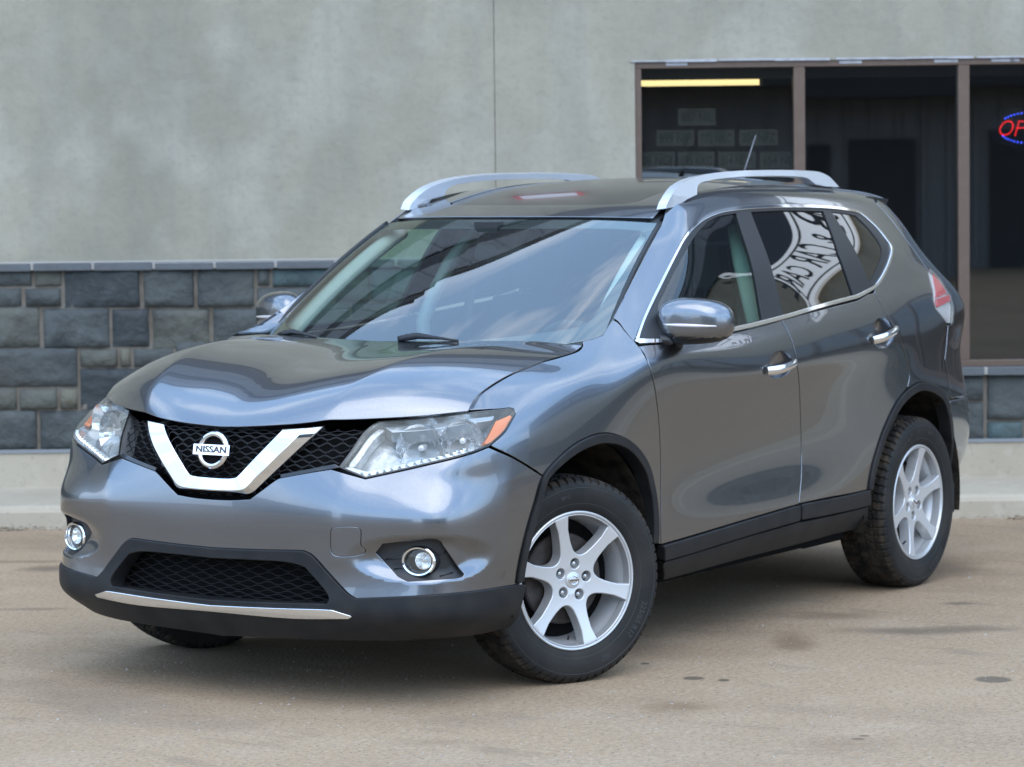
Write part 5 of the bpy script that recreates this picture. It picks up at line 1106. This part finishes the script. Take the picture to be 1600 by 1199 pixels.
# tube lamp
TUBE = mat('warm_fluorescent_tube', (.9, .8, .5), .5, emit=(1., .80, .40), es=1.25); HOUS = mat('white_enamel', (.5, .5, .48), .5)
tl_ = empty('tube_lamp', tuple(wp(3.5, 2.3, -.6)), label='lit yellow fluorescent tube lamp hanging inside the left shop window pane', category='lamp')
a, z = wpx(985, 131, -.55); c, _ = wpx(1186, 131, -.55); mb = MB(); mb.tube([wp(a, z, -.55), wp(c, z, -.55)], .016, 14); mb.build('tube', TUBE, tl_, True)
mb = WB(); mb.wbox(a, c+.02, z+.03, z+.07, -.60, -.50); mb.wbox(c, c+.02, z-.02, z+.03, -.57, -.53); mb.wbox(a+.1, a+.11, z+.07, 2.74, -.556, -.544); mb.wbox(c-.1, c-.09, z+.07, 2.74, -.556, -.544); mb.build('lamp_fitting', HOUS, tl_)
# number plates in the window
PLATE = mat('number_plate_face', (.125, .125, .112), .6); PLG = mat('plate_green_ink', (.03, .045, .04), .6)
PL = [('887 NIL', 1059, 1119, 170, 196), ('999 NJP', 1025, 1085, 204, 228), ('772 NKC', 1090, 1148, 204, 228), ('204 NFZ', 1154, 1216, 203, 227), ('08 NGJ', 998, 1055, 238, 263), ('095 KKC', 1059, 1117, 238, 263), ('314 NDH', 1122, 1181, 238, 263), ('654 NC', 1187, 1246, 238, 263)]
WHERE = ['alone on the top row', 'leftmost of the middle row', 'centre of the middle row', 'rightmost of the middle row', 'first in the bottom row', 'second in the bottom row', 'third in the bottom row', 'last in the bottom row']
for (txt, x0, x1, y0, y1), wh in zip(PL, WHERE):
    a, zt = wpx(x0, y0, -.16); c, zb = wpx(x1, y1, -.16); mb = WB(); mb.wbox(a+.002, c-.002, zb, zt, -.162, -.158)
    tv, tf = text_mesh(txt, .070, .0006, .0012); w = tv[:, 0].max()-tv[:, 0].min(); tv[:, 0] *= (c-a)*.84/w
    mb.add([wp((a+c)/2+v[0], (zt+zb)/2+v[1]-.004, -.1565+v[2]) for v in tv], tf, 1); mb.wbox(a+.05, c-.05, zt-.014, zt-.009, -.158, -.1572, 1)
    nm = mb.build('number_plate', [PLATE, PLG]); nm['label'] = 'faded number plate reading %s in the window, %s' % (txt, wh); nm['category'] = 'number plate'; nm['group'] = 'number plates in the shop window'
# LED sign
cs, cz = wpx(1608, 200, -.12); sg_ = empty('led_sign', tuple(wp(cs, cz, -.12)), label='oval LED sign reading OPEN in red dots inside a ring of blue dots', category='sign')
k = 1/318.
board = WB(); n = 48; b = 0
for o_ in (-.135, -.125): board.v += [tuple(wp(cs+66*k*math.cos(t), cz+37*k*math.sin(t), o_)) for t in np.linspace(0, 2*math.pi, n, endpoint=False)]
board.f += [tuple(range(n-1, -1, -1)), tuple(range(n, 2*n))]+[(i, (i+1) % n, n+(i+1) % n, n+i) for i in range(n)]; board.m += [0]*(n+2)
board.build('sign_board', mat('smoked_acrylic', (.018, .019, .022), .25), sg_)
RLED = mat('red_led', (.6, .02, .02), .4, emit=(1., .02, .025), es=2.6); BLED = mat('blue_led', (.05, .08, .6), .4, emit=(.05, .10, 1.), es=3.0)
def dots(pts, name, m_, r_):
    mb = MB()
    for x, y in pts:
        c = wp(cs+x*k, cz+y*k, -.121); mb.lathe([(0, r_*1.0), (r_*.7, r_*.7), (r_, 0)], 10, 0, lambda v, c=c: tuple(c+WE*v[0]+WN*v[1]+np.array([0, 0, v[2]])))
    mb.build(name, m_, sg_, True)
def line(*P, d=3.5):
    out = []
    for p, q in zip(P[:-1], P[1:]):
        L_ = math.hypot(q[0]-p[0], q[1]-p[1]); m_ = max(1, int(round(L_/d))); out += [(p[0]+(q[0]-p[0])*i/m_, p[1]+(q[1]-p[1])*i/m_) for i in range(m_)]
    return out+[P[-1]]
sl_ = lambda P, x0: [(x0+x+y*.28, y) for x, y in P]
red = sl_([(10.5*math.cos(t), 11.5*math.sin(t)) for t in np.linspace(0, 2*math.pi, 24, endpoint=False)], -38)
red += sl_(line((-8, -12), (-8, 11), (2, 11), (7, 8), (7, 3), (2, 0), (-7, 0)), -12); red += sl_(line((8, 11), (-7, 11), (-7, -12), (8, -12)), 14)+sl_(line((-6, 0), (6, 0)), 14); red += sl_(line((-8, -12), (-8, 11), (8, -12), (8, 11)), 39)
dots(red, 'red_letters', RLED, .0034)
blue = [(52*math.cos(t), 25.5*math.sin(t)) for t in np.concatenate([np.linspace(rad(40), rad(140), 15), np.linspace(rad(212), rad(328), 17)])]
dots(blue, 'blue_ring', BLED, .0046)
# fascia signs higher up the same wall (seen only as reflections in the car)
WHITE = mat('white_sign_face', (.78, .80, .82), .4); WHITEGLOW = mat('glowing_sign_face', (.78, .80, .82), .4, emit=(.92, .96, 1.), es=.6); INK = mat('black_sign_ink', (.01, .01, .012), .5); REDP = mat('red_sign_paint', (.55, .02, .03), .4)  # emission added to the long sign's white face to brighten its mirror images
def sign(name, label, s0, s1, z0, z1, txt, border=True, red_=False):
    t = WB(); t.wbox(s0, s1, z0, z1, .02, .08, 0)
    if border:
        e = .05
        for q in ((s0+e, s1-e, z0+e, z0+e+.02), (s0+e, s1-e, z1-e-.02, z1-e), (s0+e, s0+e+.02, z0+e+.02, z1-e-.02), (s1-e-.02, s1-e, z0+e+.02, z1-e-.02)): t.wbox(*q, .08, .084, 1)
    for line_, zz, hh, ww, sc_ in txt:
        tv, tf = text_mesh(line_, hh, .001, .003); w = tv[:, 0].max()-tv[:, 0].min(); tv[:, 0] *= (s1-s0)*ww/w
        t.add([wp(sc_+v[0], z0+(z1-z0)*zz+v[1], .085+v[2]) for v in tv], tf, 1)
    if border:
        for q in (.0, .09, .18): t.tube([wp(6.98+.34*u_, z0+.14+q*.7+.30*u_**2, .085) for u_ in np.linspace(0, 1, 9)], .016-.03*q/.6, 6, 1)
    if red_: t.wbox(s0-.04, s1+.04, z0-.03, z0, .02, .07, 2); t.wbox(s0-.04, s1+.04, z1, z1+.03, .02, .07, 2); t.wbox(s0-.04, s0, z0, z1, .02, .07, 2); t.wbox(s1, s1+.04, z0, z1, .02, .07, 2)
    o = t.build(name, [WHITEGLOW if border else WHITE, INK, REDP]); o['label'] = label; o['category'] = 'sign'; return o
sign('fascia_sign', 'long white fascia sign with black CAR CARE lettering above the shop windows', 6.55, 10.0, 3.40, 4.04, [('B', .52, .62, .115, 7.42), ('&', .5, .42, .09, 7.98), ('CAR', .52, .60, .24, 8.72), ('CARE', .47, .50, .25, 9.72)])
sign('wall_sign', 'small white wall sign with a red border on the stucco', 2.58, 2.92, 2.80, 2.98, [], False, True)
# across the lot, mirrored in the shop windows
WH = empty('warehouse', tuple(wp(8, 0, 34)), label='long ribbed blue-grey metal warehouse across the lot', category='building')
RIB = mat('ribbed_steel_siding', (.33, .325, .32), .6, .1); add_noise(RIB, .5, .3, 5, col2=(.24, .235, .23)); mb = WB()
s_ = -4.
while s_ < 22: mb.wbox(s_, s_+.34, 0, 2.95, 34, 34.5); mb.wbox(s_+.34, s_+.42, 0, 2.95, 33.94, 34.5, 1); s_ += .42
mb.build('ribbed_wall', [RIB, mat('dark_rib', (.29, .285, .28), .6)], WH); mb = WB(); mb.wbox(-4.3, 22.3, 2.95, 3.7, 32.9, 40, 0); mb.build('roof_edge', mat('dark_roof_metal', (.05, .05, .052), .6, .1), WH)
DK = mat('dark_doorway', (.05, .05, .055), .5)
for a, c, z0, z1 in ((7.5, 7.86, 0, 2.2), (8.16, 9.26, 0, 2.28), (10.05, 12.6, 0, 2.26), (15.5, 16.5, 0, 2.1), (3.4, 4.4, 0, 2.1)):
    mb = WB(); mb.wbox(a, c, z0, z1, 33.9, 33.96); mb.build('dark_door', DK, WH)
FAR = mat('pale_far_cladding', (.34, .35, .35), .8)
for i, (x, y, w, d_, h, lb) in enumerate(((46, -22, 16, 8, 3.6, 'low pale shed far across the lot'), (52, 4, 12, 8, 3.2, 'smaller pale shed beside the far lot edge'), (-30, 38, 20, 9, 4.5, 'pale long shed far to the rear of the car'))):
    e = empty('shed', (x, y, 0), label=lb, category='shed'); mb = MB(); mb.box((x-d_/2, y-w/2, 0), (x+d_/2, y+w/2, h)); mb.build('wall', FAR, e)
    mb = MB(); b = 0; mb.v += [(x-d_/2-.3, y-w/2-.3, h), (x+d_/2+.3, y-w/2-.3, h), (x+d_/2+.3, y+w/2+.3, h), (x-d_/2-.3, y+w/2+.3, h), (x, y-w/2-.3, h+1.2), (x, y+w/2+.3, h+1.2)]; mb.f += [(0, 1, 4), (1, 2, 5, 4), (2, 3, 5), (3, 0, 4, 5)]; mb.m += [0]*4; mb.build('roof', DK, e)
